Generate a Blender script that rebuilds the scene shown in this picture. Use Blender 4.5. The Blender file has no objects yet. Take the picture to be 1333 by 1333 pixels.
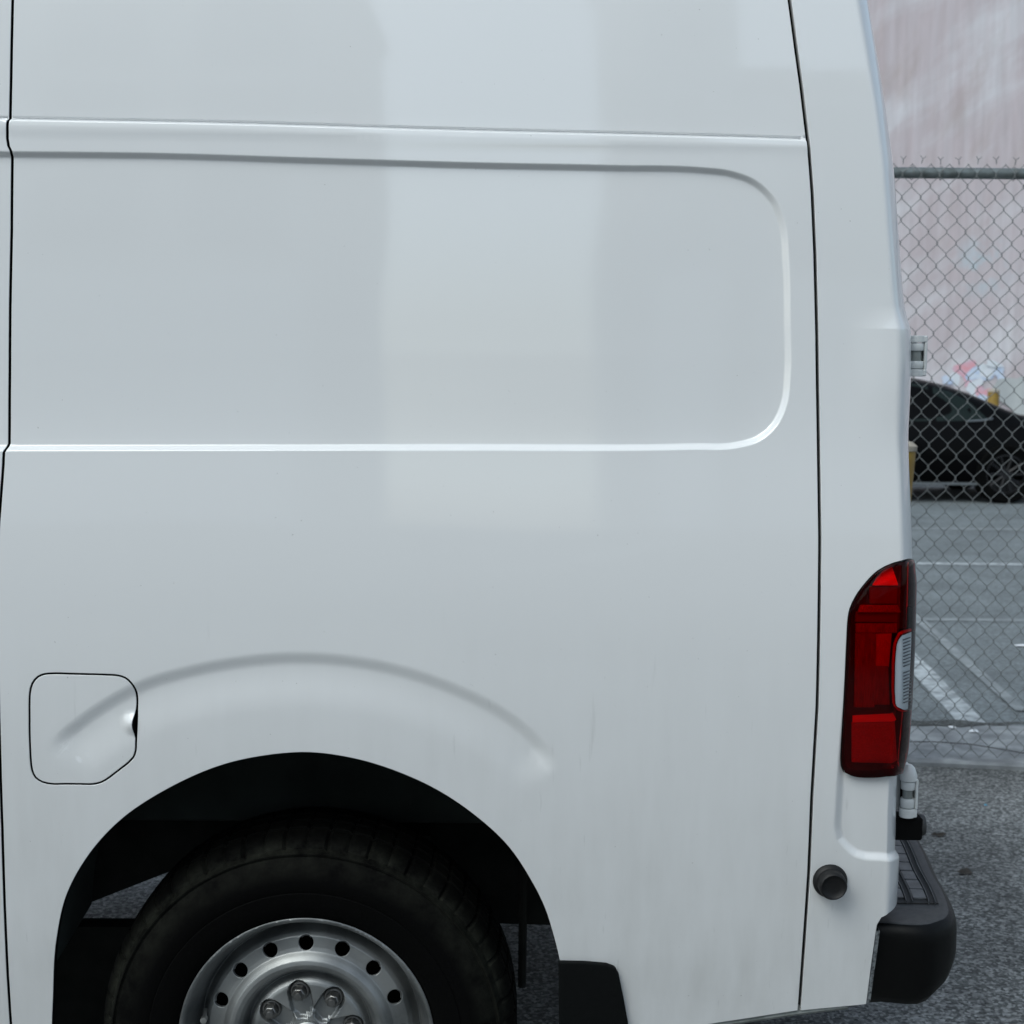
import bpy, math, random
import numpy as np
from mathutils import Vector, Matrix
from mathutils.geometry import delaunay_2d_cdt
random.seed(7); rng = np.random.default_rng(7)
R = math.radians
SC = bpy.context.scene
COL = SC.collection

# ---------------------------------------------------------------- camera
F_PX = 1944.0
CAM = np.array([0.0, -2.60, 1.67])
PITCH, ROLL = math.atan(216.5/F_PX), 0.009
_F = np.array([0, math.cos(PITCH), -math.sin(PITCH)])
_R0 = np.array([1.0, 0, 0]); _U0 = np.array([0, math.sin(PITCH), math.cos(PITCH)])
_R = math.cos(ROLL)*_R0 + math.sin(ROLL)*_U0
_U = -math.sin(ROLL)*_R0 + math.cos(ROLL)*_U0
cd = bpy.data.cameras.new('camera'); cam = bpy.data.objects.new('camera', cd); COL.objects.link(cam)
cam.matrix_world = Matrix(((_R[0], _U[0], -_F[0], CAM[0]), (_R[1], _U[1], -_F[1], CAM[1]), (_R[2], _U[2], -_F[2], CAM[2]), (0, 0, 0, 1)))
cd.sensor_fit = 'HORIZONTAL'; cd.sensor_width = 24.0; cd.lens = F_PX*24.0/1333
cd.clip_start = 0.05; cd.clip_end = 600
cd.dof.use_dof = True; cd.dof.focus_distance = 2.66; cd.dof.aperture_fstop = 5.6
SC.camera = cam

# ---------------------------------------------------------------- sky, sun, exposure
W = bpy.data.worlds.new('World'); SC.world = W; W.use_nodes = True
wn = W.node_tree.nodes; wl = W.node_tree.links
bg = wn['Background']
sky = wn.new('ShaderNodeTexSky'); sky.sky_type = 'NISHITA'; sky.sun_disc = False
SUN_EL, SUN_AZ = R(50), R(222)
sky.sun_elevation = SUN_EL; sky.sun_rotation = SUN_AZ
sky.air_density = 1.0; sky.dust_density = 3.0
hs = wn.new('ShaderNodeHueSaturation'); hs.inputs['Saturation'].default_value = 0.55
wl.new(sky.outputs[0], hs.inputs['Color']); tn = wn.new('ShaderNodeMixRGB'); tn.blend_type = 'MULTIPLY'; tn.inputs[0].default_value = 1; tn.inputs[2].default_value = (0.895, 0.985, 0.995, 1)
wl.new(hs.outputs[0], tn.inputs[1]); wl.new(tn.outputs[0], bg.inputs[0])
bg.inputs[1].default_value = 0.15
sd_ = bpy.data.lights.new('sun', 'SUN'); sd_.energy = 0.50; sd_.angle = R(40); sd_.color = (0.93, 1.0, 0.99)
so = bpy.data.objects.new('sun', sd_); COL.objects.link(so)
# nishita: rotation 0 puts the sun at +Y, positive turns towards +X
sv = Vector((math.sin(SUN_AZ)*math.cos(SUN_EL), math.cos(SUN_AZ)*math.cos(SUN_EL), math.sin(SUN_EL)))
so.rotation_euler = sv.to_track_quat('Z', 'Y').to_euler(); so.location = (0, -6, 12)
SC.view_settings.view_transform = 'Standard'; SC.view_settings.look = 'None'
SC.view_settings.gamma = 1; SC.view_settings.use_curve_mapping = False
SC.view_settings.exposure = 0.42
SC.cycles.max_bounces = 8; SC.cycles.transparent_max_bounces = 12

# ---------------------------------------------------------------- photo geometry helpers
def rays(p):
    p = np.atleast_2d(np.asarray(p, float))
    return _F[None]+((p[:, 0]-666.5)/F_PX)[:, None]*_R[None]-((p[:, 1]-666.5)/F_PX)[:, None]*_U[None]
def at(px, py, Y):
    d = rays([(px, py)])[0]; t = (Y-CAM[1])/d[1]; return CAM+d*t
def ground(px, py, z=0.0):
    d = rays([(px, py)])[0]; t = (z-CAM[2])/d[2]; return CAM+d*t
def project(P):
    q = P-CAM; zf = q@_F
    return np.stack([666.5+F_PX*(q@_R)/zf, 666.5-F_PX*(q@_U)/zf], -1)
def sstep(x):
    x = np.clip(x, 0, 1); return x*x*(3-2*x)

# ---------------------------------------------------------------- materials
MATS = {}
def mat(name, col, rough=0.5, metal=0.0, coat=0.0, col2=None, scale=20, bump=0.0, bscale=200, stretch=None, spec=0.5, detail=4, lo=0.35, hi=0.65, coat_rough=0.03):
    if name in MATS: return MATS[name]
    m = bpy.data.materials.new(name); m.use_nodes = True; MATS[name] = m
    n = m.node_tree.nodes; l = m.node_tree.links; b = n['Principled BSDF']
    b.inputs['Base Color'].default_value = (*col, 1); b.inputs['Roughness'].default_value = rough
    b.inputs['Metallic'].default_value = metal; b.inputs['Coat Weight'].default_value = coat
    b.inputs['Coat Roughness'].default_value = coat_rough; b.inputs['Specular IOR Level'].default_value = spec
    tc = n.new('ShaderNodeTexCoord'); mp = n.new('ShaderNodeMapping'); l.new(tc.outputs['Object'], mp.inputs[0])
    if stretch: mp.inputs['Scale'].default_value = stretch
    m['map'] = 1
    if col2 is not None:
        t = n.new('ShaderNodeTexNoise'); t.inputs['Scale'].default_value = scale; t.inputs['Detail'].default_value = detail
        l.new(mp.outputs[0], t.inputs['Vector'])
        r = n.new('ShaderNodeValToRGB'); r.color_ramp.elements[0].position = lo; r.color_ramp.elements[1].position = hi
        r.color_ramp.elements[0].color = (*col, 1); r.color_ramp.elements[1].color = (*col2, 1)
        l.new(t.outputs[0], r.inputs[0]); l.new(r.outputs[0], b.inputs['Base Color'])
    if bump:
        t2 = n.new('ShaderNodeTexNoise'); t2.inputs['Scale'].default_value = bscale; t2.inputs['Detail'].default_value = 3
        l.new(mp.outputs[0], t2.inputs['Vector'])
        bm = n.new('ShaderNodeBump'); bm.inputs['Strength'].default_value = bump; bm.inputs['Distance'].default_value = 0.002
        l.new(t2.outputs[0], bm.inputs['Height']); l.new(bm.outputs[0], b.inputs['Normal'])
    return m

def paint_material():
    m = mat('white_paint', (0.79, 0.80, 0.81), rough=0.42, coat=1.0, coat_rough=0.04)
    n = m.node_tree.nodes; l = m.node_tree.links; b = n['Principled BSDF']; b.inputs['Coat IOR'].default_value = 1.68
    tc = n.new('ShaderNodeTexCoord')
    # road film and painted-in shade, both deeper towards the sill, broken up by noise, with small specks and a few scuffs
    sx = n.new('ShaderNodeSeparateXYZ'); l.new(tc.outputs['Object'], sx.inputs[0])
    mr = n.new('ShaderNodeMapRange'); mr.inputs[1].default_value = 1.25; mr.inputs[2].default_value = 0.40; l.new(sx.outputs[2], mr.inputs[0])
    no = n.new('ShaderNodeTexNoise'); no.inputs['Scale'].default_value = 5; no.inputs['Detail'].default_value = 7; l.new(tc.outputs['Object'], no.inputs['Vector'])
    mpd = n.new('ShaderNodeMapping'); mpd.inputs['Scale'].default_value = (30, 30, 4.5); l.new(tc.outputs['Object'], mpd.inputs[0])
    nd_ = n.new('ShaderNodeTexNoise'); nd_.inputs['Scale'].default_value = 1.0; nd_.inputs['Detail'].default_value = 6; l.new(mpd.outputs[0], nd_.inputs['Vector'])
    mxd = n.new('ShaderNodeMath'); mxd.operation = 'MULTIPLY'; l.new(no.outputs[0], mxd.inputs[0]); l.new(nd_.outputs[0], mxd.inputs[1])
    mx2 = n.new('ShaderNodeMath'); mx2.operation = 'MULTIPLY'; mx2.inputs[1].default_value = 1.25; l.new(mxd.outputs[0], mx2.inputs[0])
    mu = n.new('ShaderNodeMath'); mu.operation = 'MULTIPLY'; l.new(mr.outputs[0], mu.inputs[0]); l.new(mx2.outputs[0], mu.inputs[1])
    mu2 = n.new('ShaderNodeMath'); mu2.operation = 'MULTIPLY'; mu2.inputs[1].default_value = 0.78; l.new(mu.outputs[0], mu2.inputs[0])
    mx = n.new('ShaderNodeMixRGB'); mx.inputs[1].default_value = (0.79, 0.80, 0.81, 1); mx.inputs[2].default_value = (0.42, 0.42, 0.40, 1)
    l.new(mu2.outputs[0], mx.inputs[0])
    vo = n.new('ShaderNodeTexNoise'); vo.inputs['Scale'].default_value = 170; vo.inputs['Detail'].default_value = 1; l.new(tc.outputs['Object'], vo.inputs['Vector'])
    cr = n.new('ShaderNodeValToRGB'); cr.color_ramp.elements[0].position = 0.80; cr.color_ramp.elements[1].position = 0.84
    cr.color_ramp.elements[0].color = (0, 0, 0, 1); cr.color_ramp.elements[1].color = (0.36, 0.36, 0.36, 1); l.new(vo.outputs[0], cr.inputs[0])
    m2 = n.new('ShaderNodeMixRGB'); m2.inputs[2].default_value = (0.10, 0.09, 0.08, 1); l.new(cr.outputs[0], m2.inputs[0]); l.new(mx.outputs[0], m2.inputs[1])
    mp = n.new('ShaderNodeMapping'); mp.inputs['Scale'].default_value = (60, 60, 7); mp.inputs['Rotation'].default_value = (0, 0.15, 0); l.new(tc.outputs['Object'], mp.inputs[0])
    sc = n.new('ShaderNodeTexNoise'); sc.inputs['Scale'].default_value = 1.0; sc.inputs['Detail'].default_value = 3; l.new(mp.outputs[0], sc.inputs['Vector'])
    c2 = n.new('ShaderNodeValToRGB'); c2.color_ramp.elements[0].position = 0.68; c2.color_ramp.elements[1].position = 0.80
    c2.color_ramp.elements[0].color = (0, 0, 0, 1); c2.color_ramp.elements[1].color = (0.55, 0.55, 0.55, 1); l.new(sc.outputs[0], c2.inputs[0])
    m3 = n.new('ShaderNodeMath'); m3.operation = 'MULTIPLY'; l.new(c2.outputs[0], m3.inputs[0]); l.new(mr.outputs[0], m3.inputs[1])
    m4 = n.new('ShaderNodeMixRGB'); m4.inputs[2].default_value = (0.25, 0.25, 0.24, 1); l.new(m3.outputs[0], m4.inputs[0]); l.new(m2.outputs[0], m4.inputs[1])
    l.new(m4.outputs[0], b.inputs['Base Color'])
    # very slight orange peel in the clear coat
    t2 = n.new('ShaderNodeTexNoise'); t2.inputs['Scale'].default_value = 260; t2.inputs['Detail'].default_value = 1; l.new(tc.outputs['Object'], t2.inputs['Vector'])
    bm = n.new('ShaderNodeBump'); bm.inputs['Strength'].default_value = 0.025; bm.inputs['Distance'].default_value = 0.0006
    l.new(t2.outputs[0], bm.inputs['Height']); l.new(bm.outputs[0], b.inputs['Coat Normal'])
    # the film dulls the coat lower down
    mrr = n.new('ShaderNodeMapRange'); mrr.inputs[1].default_value = 1.3; mrr.inputs[2].default_value = 0.5
    mrr.inputs[3].default_value = 0.035; mrr.inputs[4].default_value = 0.16; l.new(sx.outputs[2], mrr.inputs[0]); l.new(mrr.outputs[0], b.inputs['Coat Roughness'])
    return m
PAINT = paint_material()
BLACKP = mat('black_plastic', (0.0022, 0.0024, 0.0025), rough=0.42, bump=0.25, bscale=900, spec=0.15)
BLACKP2 = mat('step_plastic', (0.018, 0.019, 0.020), rough=0.5, bump=0.3, bscale=700, col2=(0.038, 0.039, 0.041), scale=60)
PAD = mat('worn_tread_plastic', (0.030, 0.033, 0.037), rough=0.36, bump=0.2, bscale=500, col2=(0.085, 0.092, 0.10), scale=40)
SEAL = mat('black_seal', (0.004, 0.004, 0.004), rough=0.9, spec=0.1)
DARKMET = mat('undercoat', (0.012, 0.014, 0.013), rough=0.85, spec=0.2, col2=(0.022, 0.024, 0.022), scale=14)
LINER = mat('wheel_house_liner', (0.026, 0.032, 0.029), rough=0.8, spec=0.2, col2=(0.040, 0.048, 0.044), scale=9)

# ---------------------------------------------------------------- object helpers
def link(o, parent=None):
    COL.objects.link(o)
    if parent is not None: o.parent = parent
    return o
def empty(name, loc=(0, 0, 0), rz=0.0):
    o = bpy.data.objects.new(name, None); o.location = loc; o.rotation_euler = (0, 0, rz); o.empty_display_size = 0.1
    return link(o)
def sub(name, parent, loc=(0, 0, 0)):
    o = bpy.data.objects.new(name, None); o.location = loc; o.empty_display_size = 0.05
    return link(o, parent)
def tag(o, label=None, cat=None, group=None, kind=None):
    if label: o['label'] = label
    if cat: o['category'] = cat
    if group: o['group'] = group
    if kind: o['kind'] = kind
    return o
def mesh_obj(name, v, f, m, parent=None, smooth=True, normals=None, mi=None):
    me = bpy.data.meshes.new(name)
    me.from_pydata([tuple(map(float, a)) for a in v], [], [tuple(int(i) for i in a) for a in f])
    ms = m if isinstance(m, (list, tuple)) else [m]
    for q in ms: me.materials.append(q)
    if mi is not None: me.polygons.foreach_set('material_index', np.asarray(mi, np.int32))
    me.polygons.foreach_set('use_smooth', [smooth]*len(me.polygons))
    me.update()
    if normals is not None: me.normals_split_custom_set_from_vertices([tuple(map(float, a)) for a in normals])
    o = bpy.data.objects.new(name, me)
    return link(o, parent)
def auto_sharp(o, ang=35):
    me = o.data; ang = R(ang)
    import bmesh
    bm = bmesh.new(); bm.from_mesh(me)
    for e in bm.edges:
        if len(e.link_faces) == 2 and e.calc_face_angle(0) > ang: e.smooth = False
    bm.to_mesh(me); bm.free()
    return o
class MB:
    def __init__(s): s.v = []; s.f = []
    def add(s, v, f):
        k = len(s.v); s.v += [tuple(map(float, a)) for a in v]; s.f += [tuple(i+k for i in a) for a in f]; return s
    def box(s, c, d, bev=0.0, rot=None):
        hx, hy, hz = d[0]/2, d[1]/2, d[2]/2; b = min(bev, hx*.9, hy*.9, hz*.9)
        if b <= 0:
            v = [(x, y, z) for x in (-hx, hx) for y in (-hy, hy) for z in (-hz, hz)]
            f = [(0, 1, 3, 2), (4, 6, 7, 5), (0, 4, 5, 1), (2, 3, 7, 6), (0, 2, 6, 4), (1, 5, 7, 3)]
        else:
            v = []; idx = {}
            for sx in (-1, 1):
                for sy in (-1, 1):
                    for sz in (-1, 1):
                        for a in range(3):
                            p = [sx*(hx-b), sy*(hy-b), sz*(hz-b)]; p[a] = (sx*hx, sy*hy, sz*hz)[a]
                            idx[sx, sy, sz, a] = len(v); v.append(tuple(p))
            f = []
            for a in range(3):
                o = [i for i in range(3) if i != a]
                for sg in (-1, 1):
                    q = []
                    for s1, s2 in ((-1, -1), (1, -1), (1, 1), (-1, 1)):
                        k = [0, 0, 0]; k[a] = sg; k[o[0]] = s1; k[o[1]] = s2; q.append(idx[k[0], k[1], k[2], a])
                    f.append(tuple(q))
            for a in range(3):          # edge bevels (edge along axis a)
                o = [i for i in range(3) if i != a]
                for s1 in (-1, 1):
                    for s2 in (-1, 1):
                        def I(sa, ax):
                            k = [0, 0, 0]; k[a] = sa; k[o[0]] = s1; k[o[1]] = s2; return idx[k[0], k[1], k[2], ax]
                        f.append((I(-1, o[0]), I(1, o[0]), I(1, o[1]), I(-1, o[1])))
            for sx in (-1, 1):
                for sy in (-1, 1):
                    for sz in (-1, 1): f.append(tuple(idx[sx, sy, sz, a] for a in range(3)))
        if rot is not None: v = [tuple(rot@Vector(p)) for p in v]
        v = [(p[0]+c[0], p[1]+c[1], p[2]+c[2]) for p in v]
        return s.add(v, f)
    def tube(s, pts, r, n=8, cap=True):
        pts = [Vector(p) for p in pts]; rr = r if isinstance(r, (list, tuple)) else [r]*len(pts)
        v = []; f = []; up = None
        for i, p in enumerate(pts):
            a = pts[max(i-1, 0)]; b = pts[min(i+1, len(pts)-1)]; t = (b-a).normalized()
            if up is None: up = Vector((0, 0, 1)) if abs(t.z) < .9 else Vector((1, 0, 0))
            x = t.cross(up).normalized(); y = x.cross(t).normalized(); up = y
            for k in range(n):
                g = 2*math.pi*k/n; v.append(p+(x*math.cos(g)+y*math.sin(g))*rr[i])
        for i in range(len(pts)-1):
            for k in range(n): f.append((i*n+k, i*n+(k+1) % n, (i+1)*n+(k+1) % n, (i+1)*n+k))
        if cap: f.append(tuple(range(n-1, -1, -1))); f.append(tuple((len(pts)-1)*n+k for k in range(n)))
        return s.add(v, f)
    def lathe(s, prof, n=32, axis='Y', c=(0, 0, 0), a0=0):
        # prof: (radius, offset along the axis)
        v = []; f = []
        for r, h in prof:
            for k in range(n):
                g = 2*math.pi*k/n+a0
                p = (r*math.cos(g), h, r*math.sin(g)) if axis == 'Y' else ((h, r*math.cos(g), r*math.sin(g)) if axis == 'X' else (r*math.cos(g), r*math.sin(g), h))
                v.append((p[0]+c[0], p[1]+c[1], p[2]+c[2]))
        for i in range(len(prof)-1):
            for k in range(n): f.append((i*n+k, i*n+(k+1) % n, (i+1)*n+(k+1) % n, (i+1)*n+k))
        return s.add(v, f)
    def obj(s, name, m, parent=None, smooth=True, sharp=35):
        import bmesh
        o = mesh_obj(name, s.v, s.f, m, parent, smooth)
        bm = bmesh.new(); bm.from_mesh(o.data)
        bmesh.ops.remove_doubles(bm, verts=bm.verts, dist=1e-6)
        bmesh.ops.recalc_face_normals(bm, faces=bm.faces)
        if smooth:
            for e in bm.edges:
                if len(e.link_faces) == 2 and e.calc_face_angle(0) > R(sharp): e.smooth = False
        bm.to_mesh(o.data); bm.free()
        return o

# ---------------------------------------------------------------- 2-D curve helpers (numpy)
def seg_dist(Q, poly, closed=True):
    """distance, arc parameter 0..1, side sign (+ = right of the walking direction)"""
    A = np.asarray(poly, float); B = np.roll(A, -1, 0) if closed else A[1:]
    if not closed: A = A[:-1]
    Ls = np.linalg.norm(B-A, axis=1); cum = np.concatenate([[0], np.cumsum(Ls)])
    best = np.full(len(Q), 1e9); par = np.zeros(len(Q)); side = np.zeros(len(Q))
    for i in range(len(A)):
        ab = B[i]-A[i]; L2 = ab@ab
        if L2 < 1e-16: continue
        aq = Q-A[i]; t = np.clip(aq@ab/L2, 0, 1); d = aq-t[:, None]*ab; dd = np.einsum('ij,ij->i', d, d)
        k = dd < best
        best[k] = dd[k]; par[k] = (cum[i]+t[k]*Ls[i])/cum[-1]
        side[k] = np.sign(aq[k, 0]*ab[1]-aq[k, 1]*ab[0])
    return np.sqrt(best), par, side
def inside(Q, poly):
    A = np.asarray(poly, float); B = np.roll(A, -1, 0); c = np.zeros(len(Q), bool)
    for a, b in zip(A, B):
        if a[1] == b[1]: continue
        k = (a[1] > Q[:, 1]) != (b[1] > Q[:, 1])
        x = (b[0]-a[0])*(Q[:, 1]-a[1])/(b[1]-a[1])+a[0]
        c ^= k & (Q[:, 0] < x)
    return c
def sdf(Q, poly):
    d, _, _ = seg_dist(Q, poly); return np.where(inside(Q, poly), -d, d)
def spline(p, step=0.012, closed=False):
    p = np.asarray(p, float); n = len(p); out = []
    rngi = range(n if closed else n-1)
    for i in rngi:
        if closed: a, b, c, d = p[(i-1) % n], p[i], p[(i+1) % n], p[(i+2) % n]
        else: a, b, c, d = p[max(i-1, 0)], p[i], p[i+1], p[min(i+2, n-1)]
        k = max(1, int(np.linalg.norm(c-b)/step))
        # centripetal-like damping of the tangents for uneven spacing
        l1, l2, l3 = np.linalg.norm(b-a)+1e-9, np.linalg.norm(c-b)+1e-9, np.linalg.norm(d-c)+1e-9
        m1 = ((b-a)/l1*l2+(c-b)/l2*l1)/(l1+l2)*l2; m2 = ((c-b)/l2*l3+(d-c)/l3*l2)/(l2+l3)*l2
        for j in range(k):
            t = j/k; h = t*t*(3-2*t)
            out.append(b*(2*t**3-3*t*t+1)+m1*(t**3-2*t*t+t)+c*(-2*t**3+3*t*t)+m2*(t**3-t*t))
    if not closed: out.append(p[-1])
    return np.array(out)
def densify(p, step):
    p = np.asarray(p, float); out = []
    for a, b in zip(p, np.roll(p, -1, 0)):
        k = max(1, int(round(np.linalg.norm(b-a)/step)))
        for j in range(k): out.append(a+(b-a)*j/k)
    return np.array(out)
def offset_poly(p, d):
    """closed polygon, d > 0 grows it"""
    p = np.asarray(p, float); A = np.roll(p, 1, 0); B = np.roll(p, -1, 0)
    area = 0.5*np.sum(p[:, 0]*B[:, 1]-B[:, 0]*p[:, 1]); t = B-A; t /= np.linalg.norm(t, axis=1)[:, None]+1e-12
    nrm = np.stack([t[:, 1], -t[:, 0]], 1)*(1 if area > 0 else -1)
    return p+nrm*d

def patch(name, Pf, outline, holes=(), spacing=0.014, feat=None, fine=0.0035, m=PAINT, parent=None, edge=0.001, depth=0.018, ostep=0.005, flange_mat=None, lines=()):
    """A curved sheet: domain (u, v) -> Pf(u, v) in space, cut cleanly along its outlines, with rolled edges and normals from the surface itself."""
    outline = np.asarray(outline, float); loops = [outline]+[np.asarray(h, float) for h in holes]
    lo = outline.min(0); hi = outline.max(0)
    def grid(s):
        g = np.stack(np.meshgrid(np.arange(lo[0]+s*.37, hi[0], s), np.arange(lo[1]+s*.41, hi[1], s)), -1).reshape(-1, 2)
        return g
    def keep(g, s):
        k = inside(g, outline)
        for h in loops[1:]: k &= ~inside(g, h)
        g = g[k]
        for lp in loops:
            if not len(g): break
            d, _, _ = seg_dist(g, lp); g = g[d > s*.45]
        return g
    G = grid(spacing)
    if feat is not None:
        G = G[feat(G[:, 0], G[:, 1]) >= 0]
        H = grid(fine); H = H[feat(H[:, 0], H[:, 1]) < 0]
        G = np.concatenate([keep(G, spacing), keep(H, fine)])
    else: G = keep(G, spacing)
    verts = []; edges = []
    for lp in loops:
        d = densify(lp, ostep); k = len(verts); n = len(d)
        verts += [Vector(a) for a in d]; edges += [(k+i, k+(i+1) % n) for i in range(n)]
    for ln in lines:
        ln = np.asarray(ln, float); kk = inside(ln, outline)
        for lp in loops: kk &= seg_dist(ln, lp)[0] > .0015
        for h_ in loops[1:]: kk &= ~inside(ln, h_)
        prev = None
        for q_, ok in zip(ln, kk):
            if not ok: prev = None; continue
            verts.append(Vector(q_)); cur = len(verts)-1
            if prev is not None: edges.append((prev, cur))
            prev = cur
    verts += [Vector(a) for a in G]
    vo, _, fo, _, _, _ = delaunay_2d_cdt(verts, edges, [], 0, 1e-7, False)
    V = np.array([tuple(a) for a in vo]); Fc = np.array([tuple(f) for f in fo if len(f) == 3])
    C = V[Fc].mean(1); k = inside(C, outline)
    for h in loops[1:]: k &= ~inside(C, h)
    Fc = Fc[k]
    a, b, c = V[Fc[:, 0]], V[Fc[:, 1]], V[Fc[:, 2]]
    ar = (b[:, 0]-a[:, 0])*(c[:, 1]-a[:, 1])-(b[:, 1]-a[:, 1])*(c[:, 0]-a[:, 0])
    Fc[ar < 0] = Fc[ar < 0][:, ::-1]
    used = np.unique(Fc); rm = -np.ones(len(V), int); rm[used] = np.arange(len(used)); V = V[used]; Fc = rm[Fc]
    P = Pf(V[:, 0], V[:, 1]); e = 4e-4
    Pu = (Pf(V[:, 0]+e, V[:, 1])-Pf(V[:, 0]-e, V[:, 1]))/(2*e); Pv = (Pf(V[:, 0], V[:, 1]+e)-Pf(V[:, 0], V[:, 1]-e))/(2*e)
    N = np.cross(Pu, Pv); N /= np.linalg.norm(N, axis=1)[:, None]+1e-12
    # boundary
    es = np.concatenate([Fc[:, [0, 1]], Fc[:, [1, 2]], Fc[:, [2, 0]]]); key = set(map(tuple, es))
    bd = [t for t in key if (t[1], t[0]) not in key]
    od = {}
    for i, j in bd:
        t = V[j]-V[i]; t /= np.linalg.norm(t)+1e-12; o = np.array([t[1], -t[0]])
        od[i] = od.get(i, 0)+o; od[j] = od.get(j, 0)+o
    bi = list(od); pos = {q: k for k, q in enumerate(bi)}
    allP = [P]; allN = [N]; faces = [tuple(t) for t in Fc]; mi = [0]*len(faces)
    if bi and depth > 0:
        O = np.array([od[q] for q in bi]); O /= np.linalg.norm(O, axis=1)[:, None]+1e-12
        ow = Pu[bi]*O[:, :1]+Pv[bi]*O[:, 1:]; nn = N[bi]
        ow -= nn*np.einsum('ij,ij->i', ow, nn)[:, None]; ow /= np.linalg.norm(ow, axis=1)[:, None]+1e-12
        r0 = P[bi]; r1 = r0+ow*edge*.7-nn*edge*.3; r2 = r0+ow*edge-nn*edge; r3 = r2-nn*depth
        b0 = len(P); nb = len(bi)
        allP += [r0, r1, r2, r3]; allN += [nn, (nn*.8+ow*.6), ow+nn*.1, ow]
        for i, j in bd:
            a_, b_ = pos[i], pos[j]
            for q in range(3):
                faces.append((b0+q*nb+b_, b0+q*nb+a_, b0+(q+1)*nb+a_, b0+(q+1)*nb+b_)); mi.append(1 if (q == 2 and flange_mat) else 0)
    AP = np.concatenate(allP); AN = np.concatenate(allN); AN = AN/(np.linalg.norm(AN, axis=1)[:, None]+1e-12)
    return mesh_obj(name, AP, faces, [m]+([flange_mat] if flange_mat else []), parent, True, AN, mi)

# ================================================================ SETTING
def asphalt(name, dark, mid, light, s1=90, bump=1.0, patchy=0.6, crack=.35):
    m = bpy.data.materials.new(name); m.use_nodes = True; n = m.node_tree.nodes; l = m.node_tree.links; b = n['Principled BSDF']
    tc = n.new('ShaderNodeTexCoord')
    vo = n.new('ShaderNodeTexVoronoi'); vo.inputs['Scale'].default_value = s1; l.new(tc.outputs['Object'], vo.inputs['Vector'])
    n1 = n.new('ShaderNodeTexNoise'); n1.inputs['Scale'].default_value = s1*.8; n1.inputs['Detail'].default_value = 5; l.new(tc.outputs['Object'], n1.inputs['Vector'])
    n2 = n.new('ShaderNodeTexNoise'); n2.inputs['Scale'].default_value = 1.7; n2.inputs['Detail'].default_value = 7; n2.inputs['Roughness'].default_value = .65; l.new(tc.outputs['Object'], n2.inputs['Vector'])
    sp = n.new('ShaderNodeSeparateColor'); l.new(vo.outputs['Color'], sp.inputs[0])
    ad = n.new('ShaderNodeMath'); ad.operation = 'MULTIPLY_ADD'; ad.inputs[1].default_value = .45; l.new(sp.outputs[0], ad.inputs[0])
    m5 = n.new('ShaderNodeMath'); m5.operation = 'MULTIPLY'; m5.inputs[1].default_value = .6; l.new(n1.outputs[0], m5.inputs[0]); l.new(m5.outputs[0], ad.inputs[2])
    r = n.new('ShaderNodeValToRGB'); e = r.color_ramp.elements
    e[0].position = .22; e[0].color = (*dark, 1); e[1].position = .82; e[1].color = (*light, 1); q = e.new(.5); q.color = (*mid, 1)
    l.new(ad.outputs[0], r.inputs[0])
    r2 = n.new('ShaderNodeValToRGB'); r2.color_ramp.elements[0].position = .3; r2.color_ramp.elements[1].position = .7
    r2.color_ramp.elements[0].color = (1-patchy*.5,)*3+(1,); r2.color_ramp.elements[1].color = (1, 1, 1, 1); l.new(n2.outputs[0], r2.inputs[0])
    mx = n.new('ShaderNodeMixRGB'); mx.blend_type = 'MULTIPLY'; mx.inputs[0].default_value = 1; l.new(r.outputs[0], mx.inputs[1]); l.new(r2.outputs[0], mx.inputs[2])
    # wandering cracks
    vc = n.new('ShaderNodeTexVoronoi'); vc.feature = 'DISTANCE_TO_EDGE'; vc.inputs['Scale'].default_value = .9
    ms = n.new('ShaderNodeMixRGB'); ms.inputs[0].default_value = .12; l.new(tc.outputs['Object'], ms.inputs[1]); l.new(n2.outputs['Color'], ms.inputs[2]); l.new(ms.outputs[0], vc.inputs['Vector'])
    r3 = n.new('ShaderNodeValToRGB'); r3.color_ramp.elements[0].position = .0; r3.color_ramp.elements[1].position = .006
    r3.color_ramp.elements[0].color = (crack, crack, crack, 1); r3.color_ramp.elements[1].color = (1, 1, 1, 1); l.new(vc.outputs['Distance'], r3.inputs[0])
    mc = n.new('ShaderNodeMixRGB'); mc.blend_type = 'MULTIPLY'; mc.inputs[0].default_value = 1; l.new(mx.outputs[0], mc.inputs[1]); l.new(r3.outputs[0], mc.inputs[2])
    l.new(mc.outputs[0], b.inputs['Base Color']); b.inputs['Roughness'].default_value = .8
    bm = n.new('ShaderNodeBump'); bm.inputs['Strength'].default_value = bump; bm.inputs['Distance'].default_value = .006
    l.new(ad.outputs[0], bm.inputs['Height']); l.new(bm.outputs[0], b.inputs['Normal'])
    return m
ASPH = asphalt('street_asphalt', (.042, .044, .043), (.165, .172, .168), (.52, .53, .52), s1=110, bump=1.0, patchy=1.15, crack=.75)
LOT = asphalt('lot_asphalt', (.115, .132, .138), (.175, .20, .21), (.24, .275, .29), s1=60, bump=.4, patchy=.8, crack=.85)
CONC = mat('old_concrete', (.17, .18, .19), rough=.9, col2=(.33, .35, .36), scale=9, bump=.8, bscale=60, detail=9)
def sheet(name, pts, z, m, kind='structure'):
    o = mesh_obj(name, [(x, y, z) for x, y in pts], [tuple(range(len(pts)))], m, None, False); tag(o, kind=kind); return o
sheet('ground', [(-200, -200), (200, -200), (200, 250), (-200, 250)], 0, ASPH)
YF = 3.30                                   # plane of the fence
g = lambda px, py: tuple(ground(px, py)[:2])
sheet('parking_lot', [(-60, 3.60), (60, 3.60), (60, 60), (-60, 60)], .004, LOT)
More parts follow.
